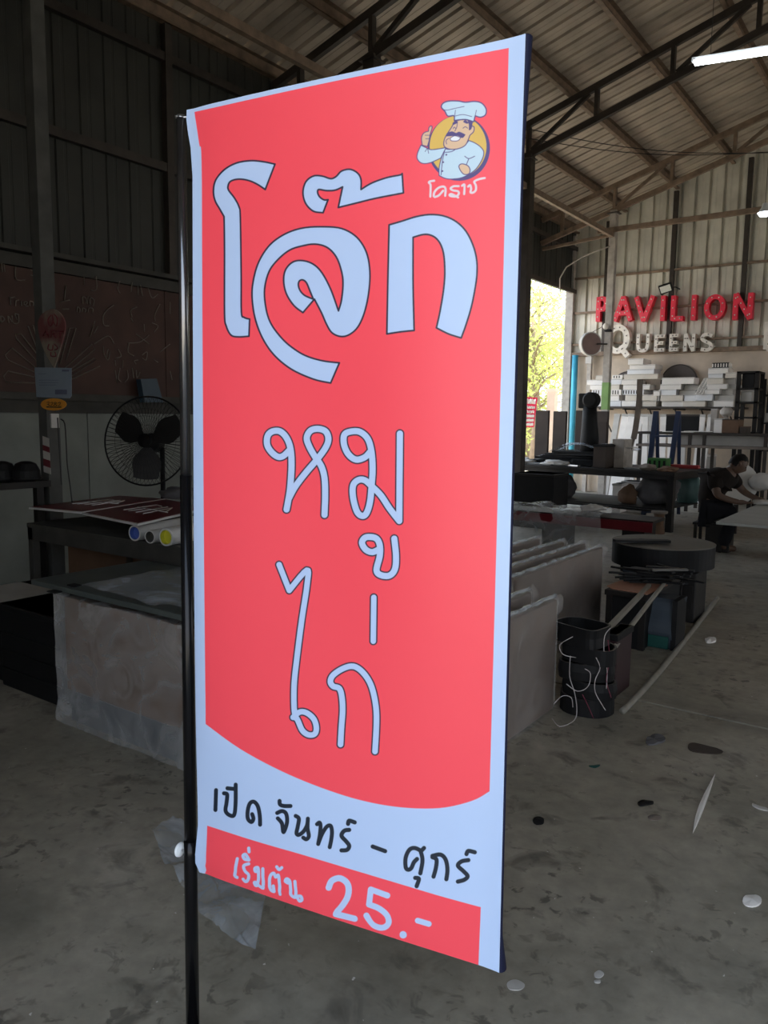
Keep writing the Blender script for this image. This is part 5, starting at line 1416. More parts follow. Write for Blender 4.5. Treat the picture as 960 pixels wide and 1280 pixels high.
bag('teal_bag', 'dull teal cloth bag slumped beside the table leg', 'bag', 860, 14, 0.22, 1.1, M_tealbag, 22)
bag('brown_bag', 'small brown bag below the long table before the white boxes', 'bag', 785, 12, 0.14, 0.35, M_card, 23)
bag('dark_bag', 'black bag bulging beside the dark cabinet', 'bag', 706, 13, 0.18, 0.5, M_cloth, 24)
q = at_z(740, 640, 0.54)
o = MB().blob((q.x, LBY_+0.2, 0.58), (0.12, 0.1, 0.04), 25, .4, 4, 3, 0.545).build('silver_cloth', M_whitegrey); tag(o, 'crumpled shiny grey wrap on the covered low bench', 'cloth')
t = thing('round_stool', 'small waisted wooden stool by the long table leg', 'stool', at_z(823, 667, 0))
p = at_z(823, 667, 0); MB().lathe([(0, 0), (0.075, 0), (0.08, 0.02), (0.06, 0.12), (0.06, 0.2), (0.075, 0.27)], p, 16).build('pedestal', M_card, t); MB().lathe([(0.1, 0.27), (0.105, 0.28), (0.105, 0.30), (0, 0.30)], p, 16).build('seat', M_wood, t)

# covered low bench with red edge
a = at_z(816, 652, 0.52); LB0, LB1, LBY = a.x-2.3, a.x, a.y
t = thing('covered_bench', 'low dark bench with red front strip under plastic', 'bench', ((LB0+LB1)/2, LBY, 0))
MB().bbox((LB0, LBY, 0.49), (LB1, LBY+0.4, 0.52), 0.004).build('top', M_blackwood, t)
MB().box((LB0, LBY-0.006, 0.41), (LB1, LBY, 0.505)).build('red_strip', M_redboard, t)
for x in (LB0+0.02, (LB0+LB1)/2, LB1-0.3): MB().box((x, LBY+0.02, 0), (x+0.22, LBY+0.38, 0.49)).build('leg_panel', M_blackwood, t)
V = []; n, m = 30, 16
for j in range(m+1):
    for i in range(n+1):
        x = LB0-0.05+(LB1-LB0-0.45)*i/n; v = j/m
        if v < 0.45: p = Vector((x, LBY-0.02-0.06*(0.45-v), 0.08+(0.55-0.08)*v/0.45))
        else: p = Vector((x, LBY+(v-0.45)*0.8, 0.56))
        p += noise.noise_vector(p*4)*0.05+noise.noise_vector(p*11)*0.02; p.z = max(0.01, p.z+0.05*max(0, noise.noise(p*3))) if v > 0.45 else max(0.01, p.z)
        if v > 0.45: p.z = max(p.z, 0.53)
        V.append(p)
MB().add(V, [(j*(n+1)+i, j*(n+1)+i+1, (j+1)*(n+1)+i+1, (j+1)*(n+1)+i) for j in range(m) for i in range(n)], True).build('plastic_cover', M_film, t)

# wrapped panels: two rows leaning upright
def wpanel(pxe, x_off, y0, y1, h, label, grp, seed, xbase):
    x0 = xbase+x_off; th = 0.045
    t = thing('wrapped_signboard', label, 'signboard', (x0, y0, 0), grp)
    MB().bbox((x0-th, y0, 0.01), (x0, y1, h), 0.012).build('board', M_wrapcore, t)
    k = MB(); n, m = 20, 10; V = []
    prof = [(0.008, 0.0), (0.010, 0.3), (0.010, 0.7), (0.009, 1.0), (-th*0.5, 1.03), (-th-0.009, 1.0), (-th-0.01, 0.5), (-th-0.008, 0.0)]
    for i in range(n+1):
        y = y0-0.02+(y1-y0+0.05)*i/n
        for dx, fz in prof:
            p = Vector((x0+dx, y, max(0.004, fz*h)))
            q = p+noise.noise_vector(p*6+Vector((seed, 0, 0)))*0.005+noise.noise_vector(p*19)*0.002
            q.z = max(0.003, q.z)
            if i in (0, n): q.x = x0-th/2+(q.x-x0+th/2)*0.4
            V.append(q)
    m = len(prof)
    k.add(V, [(i*m+j, i*m+j+1, (i+1)*m+j+1, (i+1)*m+j) for i in range(n) for j in range(m-1)]+[tuple(range(m)), tuple(n*m+j for j in range(m))[::-1]], True)
    kk = MB(); nn = 26
    kk.tube([Vector((x0-th/2+0.006*math.sin(i*1.7+seed), y0+(y1-y0+0.02)*i/nn, h*1.025+0.004*noise.noise(Vector((i*.9, seed, 0))))) for i in range(nn+1)], [0.010+0.006*abs(noise.noise(Vector((i*1.3, seed, 5)))) for i in range(nn+1)], 6)
    kk.build('fold_highlight', M_filmblue, t)  # brighter film ridge added to draw the highlight along the top edge
    yc = y1; k.blob((x0-0.01, y1+0.02, h-0.03), (0.03, 0.04, 0.05), seed, 0.5, 4, 2)
    k.build('plastic_wrap', M_filmpanel, t)
A1 = at_z(692, 888, 0); A2 = at_z(636, 948, 0)
NX, NY = A1.x, A1.y
NH = at_y(690, 748, NY).z
names_near = ['front wrapped panel of the near row with the creased plastic corner', 'second wrapped panel of the near row, just behind the front one', 'third wrapped panel of the near row', 'rearmost wrapped panel of the near row']
for i in range(4): wpanel(0, -0.15*i, NY-1.25, NY+0.02*i, NH+0.012*i, names_near[i], 'near row of wrapped panels', 3+i, NX)
B1 = at_z(750, 778, 0); FXX, FY_ = B1.x, B1.y; FH = at_y(754, 684, FY_).z
names_far = ['front wrapped panel of the far row, its whole brown face showing', 'second wrapped panel of the far row', 'third wrapped panel of the far row', 'rearmost wrapped panel of the far row, its rounded corner highest']
for i in range(4): wpanel(0, -(0.0, 0.15, 0.30, 0.50)[i], FY_-1.45, FY_-(0, -0.05, 0.0, 0.0)[i], FH+0.004*i, names_far[i], 'far row of wrapped panels', 11+i, FXX)

# stack of black ring-shaped letter shells with wires
sp = at_z(732, 888, 0); sp.z = 0
H5 = [0.095, 0.085, 0.09, 0.085, 0.10]; z = 0.002
lab5 = ['bottom black curved shell of the wired stack', 'second black curved shell from the bottom of the wired stack', 'middle black curved shell of the wired stack', 'black curved shell second from the top of the wired stack', 'top black shell of the wired stack with a pale rim']
top_z = at_y(725, 778, sp.y).z; f5 = top_z/sum(H5)
tops = []
for i, h in enumerate(H5):
    h *= f5; t = thing('black_shell', lab5[i], 'sign shell', (sp.x, sp.y, z), 'stack of black shells')
    sq = i == 4; ang = (0.1, -0.25, 0.2, -0.1, -0.25)[i]; ox = (0.0, 0.01, -0.01, 0.012, -0.035)[i]
    outer = []
    for a in range(28):
        th = 2*math.pi*a/28; e = 0.55 if sq else 0.8
        cx_ = math.copysign(abs(math.cos(th))**e, math.cos(th)); sx_ = math.copysign(abs(math.sin(th))**e, math.sin(th))
        r = 1+(0.06*math.sin(3*th+i))
        outer.append(Vector((cx_*0.135*r, sx_*0.10*r, 0)))
    Rz = Matrix.Rotation(ang, 4, 'Z'); V = []
    n = len(outer)
    for s_, zz in ((1, 0), (1.0+0.05*math.sin(i), h*0.5), (1, h-0.004), (0.90, h-0.004), (0.90, 0.01)):
        for o_ in outer: V.append(Rz @ (o_*s_)+Vector((sp.x+ox, sp.y, z+zz)))
    F = [(k_*n+j, k_*n+(j+1) % n, (k_+1)*n+(j+1) % n, (k_+1)*n+j) for k_ in range(4) for j in range(n)]
    F.append(tuple(4*n+j for j in range(n))); F.append(tuple(range(n))[::-1])
    MB().add(V, F).build('shell', M_black, t)
    V2 = [Rz @ (o_*s_)+Vector((sp.x+ox, sp.y, z+h-0.0035)) for s_ in (0.99, 0.93) for o_ in outer]
    MB().add(V2, [(j, (j+1) % n, n+(j+1) % n, n+j) for j in range(n)]).build('trim_edge', M_greydisc, t)
    z += h
dS = (sp-EYE).dot(H0)-0.13
W_ = [([(763, 785), (756, 795), (755, 815), (759, 840), (757, 870)], M_wirewhite, 'pale wire down the right side of the black stack'),
      ([(713, 820), (712, 845), (718, 865), (721, 885), (718, 900), (700, 908), (690, 898)], M_wirewhite, 'pale wire falling down the front of the black stack to the floor'),
      ([(731, 836), (738, 842), (735, 858), (722, 864), (708, 855)], M_wirewhite, 'looped pale wire across the middle of the black stack'),
      ([(745, 822), (750, 835), (744, 850), (744, 865), (752, 880), (757, 888)], M_wirewhite, 'wavy pale wire right of the loop on the black stack'),
      ([(760, 800), (762, 825), (758, 850), (764, 872)], M_wirered, 'maroon wire hanging down the right edge of the black stack'),
      ([(716, 796), (700, 806), (704, 818), (720, 822)], M_wirewhite, 'pale wire curling round the upper left of the black stack'),
      ([(728, 868), (734, 880), (742, 898)], M_wirered, 'short maroon wire at the foot of the black stack'),
      ([(692, 880), (703, 870), (714, 872), (716, 884)], M_wirewhite, 'pale wire loop at the lower left of the black stack')]
for pts, m_, lab in W_:
    Q = []
    for a, b in smooth_path(pts, 4):
        q = at_d(a, b, dS)
        if q.z < 0.004: q = at_z(a, b, 0.004)
        Q.append(q)
    o = MB().tube(Q, 0.0022, 5).build('wire', m_); tag(o, lab, 'wire', 'wires on the black stack')
# maroon-sided block behind the stack
floorbox('maroon_block', 'dark maroon-sided block behind the black wired stack', 'box', 752, 792, 768, 872, 0.25, M_maroon, lid=('top', M_black))

# drum-shaped sign on a crate, orange sheet, pile and tubes
DZ_ = 0.545; dc = at_z(829, 677, DZ_); dr = 61/FPX*(dc-EYE).dot(FW)
t = thing('round_sign_drum', 'wide black drum-shaped sign lying flat on crates', 'sign', (dc.x, dc.y, DZ_-0.17))
MB().lathe([(0, 0), (dr, 0), (dr, 0.162), (0, 0.162)], (dc.x, dc.y, DZ_-0.17), 56).build('drum_side', M_black, t)
MB().lathe([(dr*0.99, 0), (dr*1.005, 0.002), (dr*1.005, 0.010), (0, 0.010)], (dc.x, dc.y, DZ_-0.009), 56).build('face_disc', M_drumtop, t)
p = at_z(797, 677, DZ_+0.01)
t = thing('black_letter', 'black cut-out shape lying on the drum sign', 'letter', p)
MB().prism([(-0.21, 0.01), (-0.17, 0.035), (-0.12, 0.02), (0.0, 0.03), (0.02, 0.055), (0.05, 0.03), (0.22, 0.02), (0.22, -0.05), (-0.05, -0.06), (-0.2, -0.03)], p+Vector((0.02, 0, 0)), R0, H0, (0, 0, 1), 0.02).build('plate', M_black, t)
cz = DZ_-0.172
floorbox_ = []
for (x0, x1, yb__, dep, lab, m_) in ((842, 868, 764, 0.32, 'dark crate under the drum sign on its right', M_blackwood), (775, 838, 775, 0.55, 'blue-grey block under the drum sign', M_bluegrey)):
    a = at_z(x0, yb__, 0); b = at_z(x1, yb__, 0); y = dc.y-dr*0.75; xa = at_y(x0, yb__, y).x; xb = at_y(x1, yb__, y).x
    t = thing('support_crate', lab, 'crate', ((xa+xb)/2, y, 0), 'crates under the drum sign')
    MB().bbox((xa, y, 0), (xb, y+dep, cz), 0.01).build('body', m_, t)
    for zz in (0.1, 0.22): MB().bbox((xa+0.02, y-0.01, zz), (xb-0.02, y, zz+0.06), 0.003).build('slat', m_, t)
# low bench with orange-brown sheet
a = at_z(760, 738, 0.38); b = at_z(812, 741, 0.38)
bx0, bx1, by0 = at_z(757, 741, 0.38).x-0.05, at_z(811, 742, 0.38).x, at_z(800, 742, 0.38).y
by1 = dc.y-dr*0.75-0.03
t = thing('low_trestle', 'low dark trestle holding the pile of black strips', 'bench', ((bx0+bx1)/2, by0, 0))
MB().bbox((bx0, by0, 0.34), (bx1, by1, 0.375), 0.004).build('top', M_blackwood, t)
MB().box((bx0+0.02, by0+0.02, 0.0), (bx1-0.02, by1-0.02, 0.34)).build('cabinet', M_black, t)
for x in (bx0+0.01, bx1-0.05): 
    for y in (by0+0.01, by1-0.05): MB().box((x, y, 0), (x+0.04, y+0.04, 0.34)).build('leg', M_blackwood, t)
o = MB().prism([(0, 0), (0.24, -0.03), (0.26, 0.35), (0.05, 0.42), (-0.03, 0.40), (-0.06, 0.06)], (bx0+0.04, by0+0.04, 0.376), (1, 0, 0), (0, 1, 0), (0, 0, 1), 0.006).build('copper_sheet', M_copper); tag(o, 'orange-brown sheet lying on the low trestle under black strips', 'sheet')
pc_ = at_z(812, 724, 0.40)
for i in range(26):
    a = rnd.uniform(-0.9, 0.6); L = rnd.uniform(0.18, 0.42); c = Vector((pc_.x+rnd.uniform(-0.13, 0.15), pc_.y+rnd.uniform(-0.12, 0.14), 0.386+0.004*i))
    v = Vector((math.cos(a), math.sin(a), rnd.uniform(-0.05, 0.12)))*L/2
    if c.z-abs(v.z) < 0.39: c.z = 0.39+abs(v.z)
    o = MB().bar(c-v, c+v, rnd.uniform(0.02, 0.035), 0.012).build('black_strip', M_black if i != 25 else M_pipedark)
    tag(o, 'flat black offcut strip in the heap before the drum sign' if i != 25 else 'grey offcut strip topping the heap before the drum sign', 'strip', 'black offcut strips' if i != 25 else None)
# curved blue-grey panel in front
a = at_z(803, 806, 0); b = at_z(848, 813, 0)
t = thing('curved_sheet_box', 'blue-grey curved-front box with a teal foot patch', 'box', b)
xa, xb, y = at_y(797, 806, (a.y+b.y)/2).x, at_y(843, 810, (a.y+b.y)/2).x, (a.y+b.y)/2
zt_ = at_y(822, 748, y).z
V = []; n = 12
for j in range(n+1):
    v = j/n; c = 0.035*math.sin(v*math.pi*1.6)
    for x, yy in ((xa, y-c), (xb-0.02*math.sin(v*3.1), y-c), (xb+0.02-0.02*math.sin(v*3.1), y+0.18), (xa, y+0.18)): V.append(Vector((x, yy, zt_*v)))
F = [(j*4+i, j*4+(i+1) % 4, (j+1)*4+(i+1) % 4, (j+1)*4+i) for j in range(n) for i in range(4)]+[(4*n, 4*n+1, 4*n+2, 4*n+3)]
MB().add(V, F, False).build('body', M_bluegrey, t)
MB().box((xb-0.16, y-0.05, 0.01), (xb-0.03, y-0.038, 0.09)).build('teal_patch', M_teal, t)
MB().box((xb-0.02, y-0.03, 0.0), (xb+0.012, y+0.19, zt_+0.003)).build('side_panel', M_black, t)
for (A_, B_, m_, lab) in (((806, 738), (759, 787), M_pipe, 'square grey tube sticking out of the strip heap, the left one'), ((824, 737), (765, 813), M_pipe, 'round grey tube sticking out toward us, the lower right one')):
    p1 = at_z(*A_, 0.385); d1 = (p1-EYE).dot(H0); p2 = at_d(B_[0], B_[1], d1-(0.85 if lab.startswith('sq') else 1.05))
    p2.z = max(p2.z, 0.02); p0_ = p1+(p1-p2)*0.15
    if lab.startswith('sq'): o = MB().bar(p0_, p2, 0.026).build('square_tube', m_)
    else: o = MB().tube([p0_, p2], 0.014, 12, caps=False).tube([p0_, p2], 0.011, 12, caps=False).build('round_tube', m_)
    tag(o, lab, 'tube', 'tubes from the strip heap')
pts = [at_z(a, b, 0.0185) for a, b in smooth_path([(778, 889), (815, 850), (848, 810), (878, 772), (897, 748)], 6)]
o = MB().tube(pts, 0.018, 12).tube([pts[0]+(pts[0]-pts[1]).normalized()*0.001, pts[0]+(pts[0]-pts[1]).normalized()*0.002], [0.010, 0.010], 12).build('long_pipe', M_pipe); tag(o, 'long slightly bent grey pipe lying on the concrete floor', 'pipe')

# the table the person works at
P0 = at_z(895, 652, 0.58)
t = thing('white_worktable', 'big white low table top where the person works', 'table', (P0.x, P0.y, 0))
MB().bbox((P0.x, P0.y, 0.555), (P0.x+1.9, P0.y+3.6, 0.58), 0.004).build('tabletop', M_tablewhite, t)
for x, y in ((P0.x+0.9, P0.y+0.5), (P0.x+0.9, P0.y+2.6), (P0.x+1.7, P0.y+0.5), (P0.x+1.7, P0.y+2.6)): MB().box((x, y, 0), (x+0.06, y+0.06, 0.555)).build('leg', M_blackwood, t)
MB().box((P0.x+0.5, P0.y+0.5, 0.47), (P0.x+1.8, P0.y+0.56, 0.555)).build('crossbar', M_blackwood, t)
floorbox('dark_pedestal', 'dark square pedestal at the near corner of the white table', 'pedestal', 880, 649, 911, 690, 0.22, M_blackwood, lid=('top', M_beam))
p = at_z(943, 616, 0.58)
o = MB().blob((p.x+0.02, p.y+0.25, 0.70), (0.13, 0.12, 0.12), 31, 0.25, 3, 3, 0.582).build('white_bag', M_whitegrey); tag(o, 'pale plastic bag on the white table before the person', 'bag')
p = at_z(957, 614, 0.58)
o = MB().blob((p.x+0.12, p.y+0.2, 0.66), (0.28, 0.16, 0.08), 32, 0.3, 3, 3, 0.582).build('teal_plastic_bag', M_tealbag); tag(o, 'teal plastic bag lying at the right edge on the white table', 'bag')
c = at_d(922, 605, 10.3)
t = thing('round_white_sheet', 'pale round sheet standing upright behind the person', 'disc', (c.x, c.y, 0))
Mx = (-H0).to_track_quat('Z', 'Y').to_matrix().to_4x4(); r = 26/FPX*10.3
MB().lathe([(0, -0.01), (r, -0.01), (r, 0.01), (0, 0.01)], c, 36, M=Mx).build('sheet', M_whitegrey, t)
MB().bar((c.x, c.y+0.03, 0), (c.x, c.y+0.03, c.z), 0.04).build('stand', M_steel, t)

# person, bent over the table
def J(px_, py_, d): return at_d(px_, py_, d)
dP = 9.0
JN = {'pel': (J(890, 634, dP), .135), 'waist': (J(888, 620, dP), .125), 'chest': (J(895, 603, dP), .15), 'upper': (J(906, 594, dP), .12), 'neck': (J(914, 588, dP), .055), 'skull': (J(919, 583, dP), .06),
      'shN': (J(893, 603, dP-.2), .062), 'elN': (J(897, 620, dP-.28), .045), 'wrN': (J(922, 628, dP-.35), .03), 'shF': (J(917, 600, dP+.17), .058), 'elF': (J(930, 615, dP+.12), .042), 'wrF': (J(946, 624, dP-.05), .028)}
hipN, hipF = J(893, 640, dP-.12), J(893, 640, dP+.12)
JN['hipN'] = (hipN, .09); JN['hipF'] = (hipF, .09)
JN['knN'] = (J(917, 636, dP-.2), .062); JN['knF'] = (J(914, 637, dP+.25), .062)
fN = at_z(903, 684, 0.06); fF = at_z(886, 678, 0.06)
JN['anN'] = (fN, .042); JN['anF'] = (fF, .042); JN['toN'] = (fN+R0*0.16+Vector((0, 0, -.02)), .035); JN['toF'] = (fF+R0*0.16+Vector((0, 0, -.02)), .035)
ED = [('pel','waist'),('waist','chest'),('chest','upper'),('upper','neck'),('neck','skull'),('upper','shN'),('shN','elN'),('elN','wrN'),('upper','shF'),('shF','elF'),('elF','wrF'),('pel','hipN'),('hipN','knN'),('knN','anN'),('anN','toN'),('pel','hipF'),('hipF','knF'),('knF','anF'),('anF','toF')]
man = thing('person', 'person in dark clothes bent over the white table', 'person', (JN['pel'][0].x, JN['pel'][0].y, 0))
def skinned(name, joints, edges, m_, scale=1.0, extra=0.0, root=0, parent=man):
    names = list(joints); idx = {n_: i for i, n_ in enumerate(names)}
    me = bpy.data.meshes.new(name); o0 = Vector(parent['_loc'])
    me.from_pydata([joints[n_][0]-o0 for n_ in names], [(idx[a], idx[b]) for a, b in edges], [])
    ob = bpy.data.objects.new(name, me); C.objects.link(ob); ob.parent = parent
    sk = ob.modifiers.new('skin', 'SKIN'); sk.use_smooth_shade = True
    for i, n_ in enumerate(names):
        r = joints[n_][1]*scale+extra; me.skin_vertices[0].data[i].radius = (r, r); me.skin_vertices[0].data[i].use_root = (i == root)
    sb = ob.modifiers.new('subsurf', 'SUBSURF'); sb.levels = 2; sb.render_levels = 2
    me.materials.append(m_)
    return ob
hands = {}
EDh = list(ED)
for s_, wr, el in (('N', 'wrN', 'elN'), ('F', 'wrF', 'elF')):
    w = JN[wr][0]; d = (w-JN[el][0]).normalized(); d.z *= 0.4; d.normalize()
    w2 = w+d*0.07; w2.z = max(w2.z, 0.60); JN['pa'+s_] = (w2, .034); EDh.append((wr, 'pa'+s_))
    side = d.cross(Vector((0, 0, 1))).normalized()
    for f_, (so, L) in enumerate(((-.028, .055), (-.009, .068), (.010, .064), (.028, .05))):
        k1 = w2+d*0.03+side*so; k2 = k1+d*L*0.55+Vector((0, 0, .004)); k3 = k2+d*L*0.45+Vector((0, 0, -.012))
        for nm, q, r in (('a', k1, .011), ('b', k2, .0095), ('c', k3, .008)): q.z = max(q.z, 0.592); JN[f'f{s_}{f_}{nm}'] = (q, r)
        EDh += [('pa'+s_, f'f{s_}{f_}a'), (f'f{s_}{f_}a', f'f{s_}{f_}b'), (f'f{s_}{f_}b', f'f{s_}{f_}c')]
    k1 = w+d*0.03-side*0.035; k2 = k1+d*0.035-side*0.012
    JN['t'+s_+'a'] = (k1, .012); JN['t'+s_+'b'] = (k2, .009); EDh += [(wr, 't'+s_+'a'), ('t'+s_+'a', 't'+s_+'b')]
skinned('body', JN, EDh, M_skin)
sub = lambda names: {n_: JN[n_] for n_ in names}
slN = JN['shN'][0].lerp(JN['elN'][0], .65); slF = JN['shF'][0].lerp(JN['elF'][0], .65)
sj = sub(['pel', 'waist', 'chest', 'upper', 'shN', 'shF']); sj['slN'] = (slN, .052); sj['slF'] = (slF, .048); sj['col'] = (JN['upper'][0].lerp(JN['neck'][0], .5), .075)
skinned('shirt', sj, [('pel', 'waist'), ('waist', 'chest'), ('chest', 'upper'), ('upper', 'shN'), ('upper', 'shF'), ('shN', 'slN'), ('shF', 'slF'), ('upper', 'col')], M_darkcloth, 1.05, .024)
skinned('trousers', sub(['pel', 'hipN', 'knN', 'anN', 'hipF', 'knF', 'anF']), [('pel', 'hipN'), ('hipN', 'knN'), ('knN', 'anN'), ('pel', 'hipF'), ('hipF', 'knF'), ('knF', 'anF')], M_trouser, 1.05, .03)
hd = J(923, 580, dP); fd = (R0*0.75-Vector((0, 0, .62))-H0*0.15).normalized()
upv = (Vector((0, 0, 1))*0.75+R0*0.6).normalized(); sd = fd.cross(upv).normalized(); upv = sd.cross(fd).normalized()
V = []; bm = bmesh.new(); bmesh.ops.create_icosphere(bm, subdivisions=4, radius=1); bm.verts.index_update()
for v in bm.verts:
    d = v.co; x, y, z = d.x, d.y, d.z      # x side, y forward, z up
    q = Vector((x*.076, y*.095, z*.115))
    if z < -0.1: q.x *= 1-.35*(-z-.1); q.y += .008*(-z)
    nose = math.exp(-((x/.16)**2+((z+.08)/.22)**2))*max(0, y); q.y += .024*nose
    q.y -= .010*max(0, y)*(math.exp(-(((abs(x)-.38)/.16)**2+((z-.12)/.12)**2)))
    q.y += .006*max(0, y)*math.exp(-((x/.25)**2+((z+.42)/.07)**2))
    V.append(hd+sd*q.x+fd*q.y+upv*q.z)
hk = MB().add(V, [tuple(v.index for v in f.verts) for f in bm.faces], True)
hk.build('head', M_skin, man)
HV = []; keep = []
for v in bm.verts:
    d = v.co; n_ = 1+.05*noise.noise(d*6)
    HV.append(hd+sd*d.x*.083*n_+fd*(d.y*.100*n_-.006)+upv*(d.z*.122*n_+.004))
fs_ = [tuple(v.index for v in f.verts) for f in bm.faces if (f.calc_center_median().z > 0.28+0.5*max(0, f.calc_center_median().y)) or (f.calc_center_median().y < -0.12 and f.calc_center_median().z > -0.5)]
MB().add(HV, fs_, True).build('hair', M_hair, man)
for s_ in (-1, 1): MB().blob(hd+sd*s_*.078-upv*.005-fd*.005, (.014, .018, .03), 3, .1, 2, 2).build('ear', M_skin, man)
for s_ in (-1, 1): MB().blob(hd+sd*s_*.030+fd*.083+upv*.014, (.010, .008, .007), 3, .0, 2, 2).build('eye', M_hair, man)
bm.free()
t = thing('low_stool', 'low dark stool under the person', 'stool', (JN['pel'][0].x, JN['pel'][0].y, 0))
q = JN['pel'][0]; sh = max(0.2, q.z-.17)
MB().bbox((q.x-.17, q.y-.15, sh-.03), (q.x+.17, q.y+.15, sh), .01).build('seat', M_blackwood, t)
for a in (-.14, .14):
    for b in (-.12, .12): MB().box((q.x+a-.015, q.y+b-.015, 0), (q.x+a+.015, q.y+b+.015, sh-.03)).build('leg', M_blackwood, t)
p = at_z(936, 630, 0.582)
o = MB().blob((p.x+.12, p.y+.1, .60), (.11, .1, .03), 40, .4, 4, 3, .582).build('crumpled_paper', M_whitegrey); tag(o, 'crumpled pale paper on the white table under the person', 'paper')

# litter on the floor, and one streak of glare
def litter(name, lab, cat, pts, m_, th=0.004, sm=True):
    P = smooth_path(pts, 4, True) if sm else pts
    W = [at_z(a, b, 0.001) for a, b in [tuple(q[:2]) for q in P]]; n = len(W)
    c = sum(W, Vector())/n
    k = MB(); k.add(W+[w+Vector((0, 0, th*(1+noise.noise(w*30)))) for w in W]+[c+Vector((0, 0, th*1.6))], [(i, (i+1) % n, n+(i+1) % n, n+i) for i in range(n)]+[(n+i, n+(i+1) % n, 2*n) for i in range(n)])
    o = k.build(name, m_); tag(o, lab, cat); return o
litter('dark_leaf', 'dark curled leaf scrap on the floor right of the banner', 'leaf', [(797, 1004), (803, 1001), (812, 1002), (817, 1005), (808, 1007), (800, 1008)], M_black, .006)
litter('black_rag', 'small black ring-shaped rag on the floor below the wired stack', 'rag', [(808, 925), (815, 920), (829, 921), (831, 927), (820, 931), (812, 932), (808, 930)], M_cloth, .008)
litter('dark_scrap', 'small dark scrap near the banner lower right edge', 'scrap', [(666, 1026), (672, 1022), (679, 1024), (679, 1030), (670, 1031)], M_black, .005)
litter('brown_patch_card', 'flat dark brown card scrap on the floor toward the right edge', 'card', [(860, 933), (868, 929), (902, 938), (896, 943), (866, 940)], M_darkcard, .003)
litter('white_rag', 'small white rag on the floor beyond the long pipe', 'rag', [(881, 800), (886, 798), (894, 798), (894, 803), (884, 804)], M_white, .01)
litter('plastic_disc', 'pale round plastic disc lying on the floor near the right edge', 'disc', [(940+12*math.cos(a*math.pi/8), 1127+7.5*math.sin(a*math.pi/8)) for a in range(16)], M_white, .006, False)
litter('yellow_leaf', 'small yellowish leaf on the floor', 'leaf', [(810, 1021), (818, 1019), (827, 1022), (822, 1026), (813, 1025)], M_wood, .003)
litter('glare_streak', 'long thin white streak of glare on the floor, right', 'strip', [(894, 968, 1), (889, 985), (881, 1008), (872, 1030), (866, 1042, 1), (870, 1018), (880, 993)], M_white, .004)  # glare on the concrete, modelled as a thin white piece
litter('green_scrap', 'tiny green scrap on the floor below the wrapped panels', 'scrap', [(736, 958), (743, 957), (750, 957), (744, 960)], M_teal, .003)
litter('white_cross_scrap', 'thin white forked scrap at the right edge', 'scrap', [(941, 1005), (950, 1009), (959, 1011), (959, 1014), (949, 1012), (941, 1008)], M_whitegrey, .004)
litter('pale_chip', 'pale paint chip on the floor, larger of the bottom pair', 'chip', [(743, 1217), (749, 1214), (755, 1218), (750, 1223), (744, 1222)], M_whitegrey, .002)
litter('pale_chip', 'pale paint chip on the floor, smaller and lower of the bottom pair', 'chip', [(743, 1226), (750, 1225), (750, 1229), (744, 1229)], M_whitegrey, .002)
litter('pale_splash', 'pale dried splash chip beside the banner foot', 'chip', [(634, 1229), (645, 1225), (656, 1231), (650, 1238), (637, 1237)], M_whitegrey, .002)
# ------------------------------------------------------------------ yard seen through the opening
def tree(name_lab, base, h, spread, nleaf, seed, cr0=0.35):
    r_ = random.Random(seed); t = thing('tree', name_lab, 'tree', base, 'trees in the yard')
    base = Vector(base); k = MB(); tips = []
    top = base+Vector((r_.uniform(-.4, .4), r_.uniform(-.4, .4), h*0.75))
    path = [base, base.lerp(top, .4)+Vector((.1, .05, 0)), top]
    k.tube(path, [.16, .11, .04], 8)
    for i in range(16):
        f = cr0+(1-cr0)*i/16*0.95; a = base.lerp(top, f); ang = i*2.4+r_.uniform(-.4, .4); L = spread*(1-.4*f)*r_.uniform(.6, 1)
        e = a+Vector((math.cos(ang)*L, math.sin(ang)*L, L*r_.uniform(.15, .7))); m = a.lerp(e, .5)+Vector((0, 0, .12*L))
        k.tube([a, m, e], [.045, .028, .01], 5); tips += [m, e, a.lerp(e, .75)]
        for _ in range(2):
            e2 = m+Vector((r_.uniform(-1, 1), r_.uniform(-1, 1), r_.uniform(-.3, .8)))*L*.5; k.tube([m, e2], [.018, .006], 4); tips.append(e2)
    k.build('trunk', M_bark, t)
    l = MB(); V = []; F = []
    for i in range(nleaf):
        c = r_.choice(tips)+Vector((r_.gauss(0, .3), r_.gauss(0, .3), r_.gauss(0, .28)))
        d = Vector((r_.uniform(-1, 1), r_.uniform(-1, 1), r_.uniform(-1, .2))).normalized(); u = d.cross(Vector((r_.uniform(-1, 1), r_.uniform(-1, 1), r_.uniform(-1, 1)))).normalized()
        s = r_.uniform(.05, .10); n = len(V)
        V += [c, c+d*s+u*s*.35, c+d*s*2.1, c+d*s-u*s*.35]; F.append((n, n+1, n+2, n+3))
    l.add(V, F).build('foliage', M_leaf, t, kind='stuff')
tree('leafy yellow-green tree close outside the opening', (-8.9, 19.3, -0.06), 5.5, 1.5, 2200, 1, .3)
tree('bushy yellow-green tree on the right side of the opening', (-8.3, 21.5, -0.06), 6.0, 1.8, 2600, 2, .35)
tree('pale-trunked tree farther back in the yard', (-11.5, 24.5, -0.06), 7.5, 2.6, 3500, 3, .3)
tree('low bushy tree at the left of the opening', (-11.5, 22.5, -0.06), 4.5, 1.9, 2500, 4, .15)
tree('tall loose tree at the back of the yard', (-14.0, 30, -0.06), 9, 3.2, 4000, 5, .25)
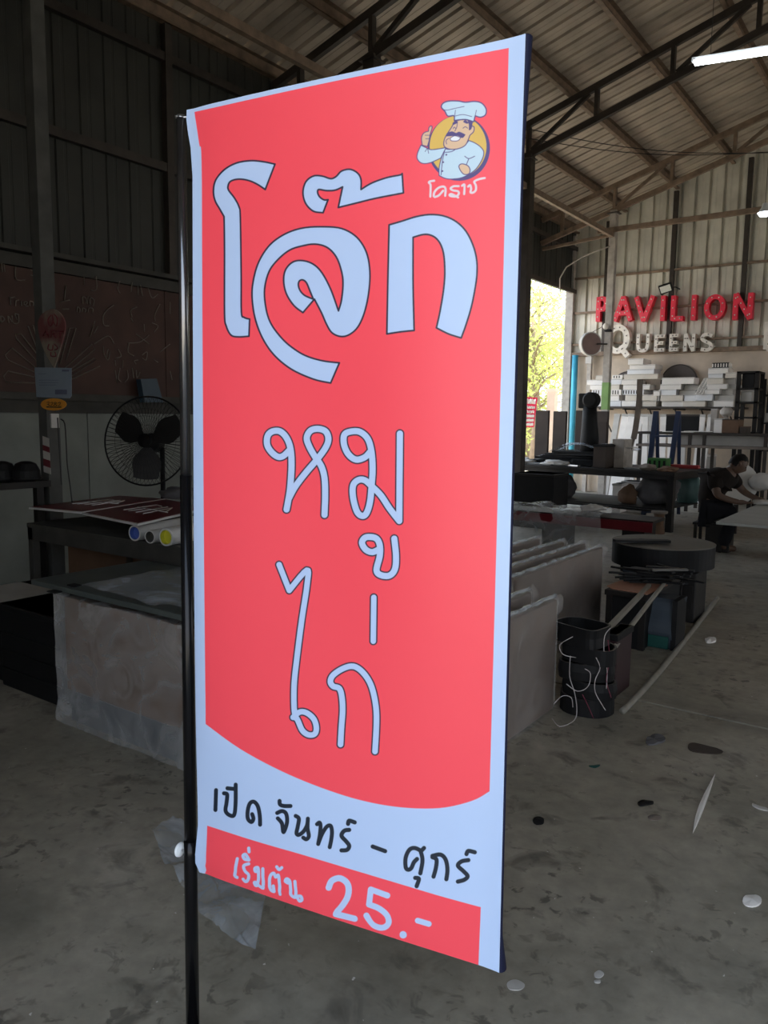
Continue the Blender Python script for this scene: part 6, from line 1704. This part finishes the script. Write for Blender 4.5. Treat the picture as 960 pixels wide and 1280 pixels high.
tree('small shrubby tree behind the red road sign', (-13.5, 26.0, -0.06), 4.0, 2.0, 2500, 6, .1)
# low yard wall, posts
o = MB().box((-24, 35.5, -0.06), (-6, 35.7, 1.0)).build('yard_wall', M_plaster); tag(o, 'low pale masonry wall at the back of the yard', 'wall')
t = thing('pale_yard_post', 'pale post in the yard between the brown upright boards', 'post', (0, 0, 0))
q = at_d(689, 540, 17.5); t.location = (q.x, q.y, -0.06); t['_loc'] = (q.x, q.y, -0.06)
MB().box((q.x-.09, q.y-.09, -0.06), (q.x+.09, q.y+.09, at_d(689, 488, 17.5).z)).build('shaft', M_plaster, t); MB().box((q.x-.11, q.y-.11, at_d(689, 490, 17.5).z), (q.x+.11, q.y+.11, at_d(689, 486, 17.5).z)).build('cap', M_plaster, t)
# red lettered sign
P = [at_d(a, b, 17.0) for a, b in ((657, 496), (672, 497), (667.5, 534), (655, 534))]
t = thing('road_sign', 'tall red sign with white writing standing in the yard', 'sign', (P[3].x, P[3].y, -0.06))
MB().add(P+[p+H0*0.03 for p in P], [(0, 3, 2, 1), (4, 5, 6, 7), (0, 1, 5, 4), (1, 2, 6, 5), (2, 3, 7, 6), (3, 0, 4, 7)]).build('panel', M_redsign, t)
f = lambda u, v: P[0].lerp(P[1], u).lerp(P[3].lerp(P[2], u), v)-H0*0.006
k = MB()
for row, (v0, hh, n_) in enumerate(((.06, .16, 4), (.30, .08, 4), (.44, .09, 3), (.58, .09, 5), (.72, .09, 5), (.86, .09, 5))):
    for i in range(n_):
        u = .12+(.78/n_)*i; w = .78/n_*.6; uu = [(u, v0+hh), (u, v0+hh*.2), (u+w*.5, v0), (u+w, v0+hh*.3), (u+w, v0+hh)]
        if i % 2: uu = [(u, v0+hh*.1), (u+w*.3, v0+hh*.3), (u, v0+hh), (u+w, v0+hh), (u+w, v0)]
        k.tube([f(a, b) for a, b in uu], .012, 4)
k.build('white_writing', M_white, t)
MB().tube([P[3]+H0*.04+Vector((.03, 0, 0)), (P[3].x, P[3].y+.03, -.06)], .03, 6).build('post', M_steel, t)
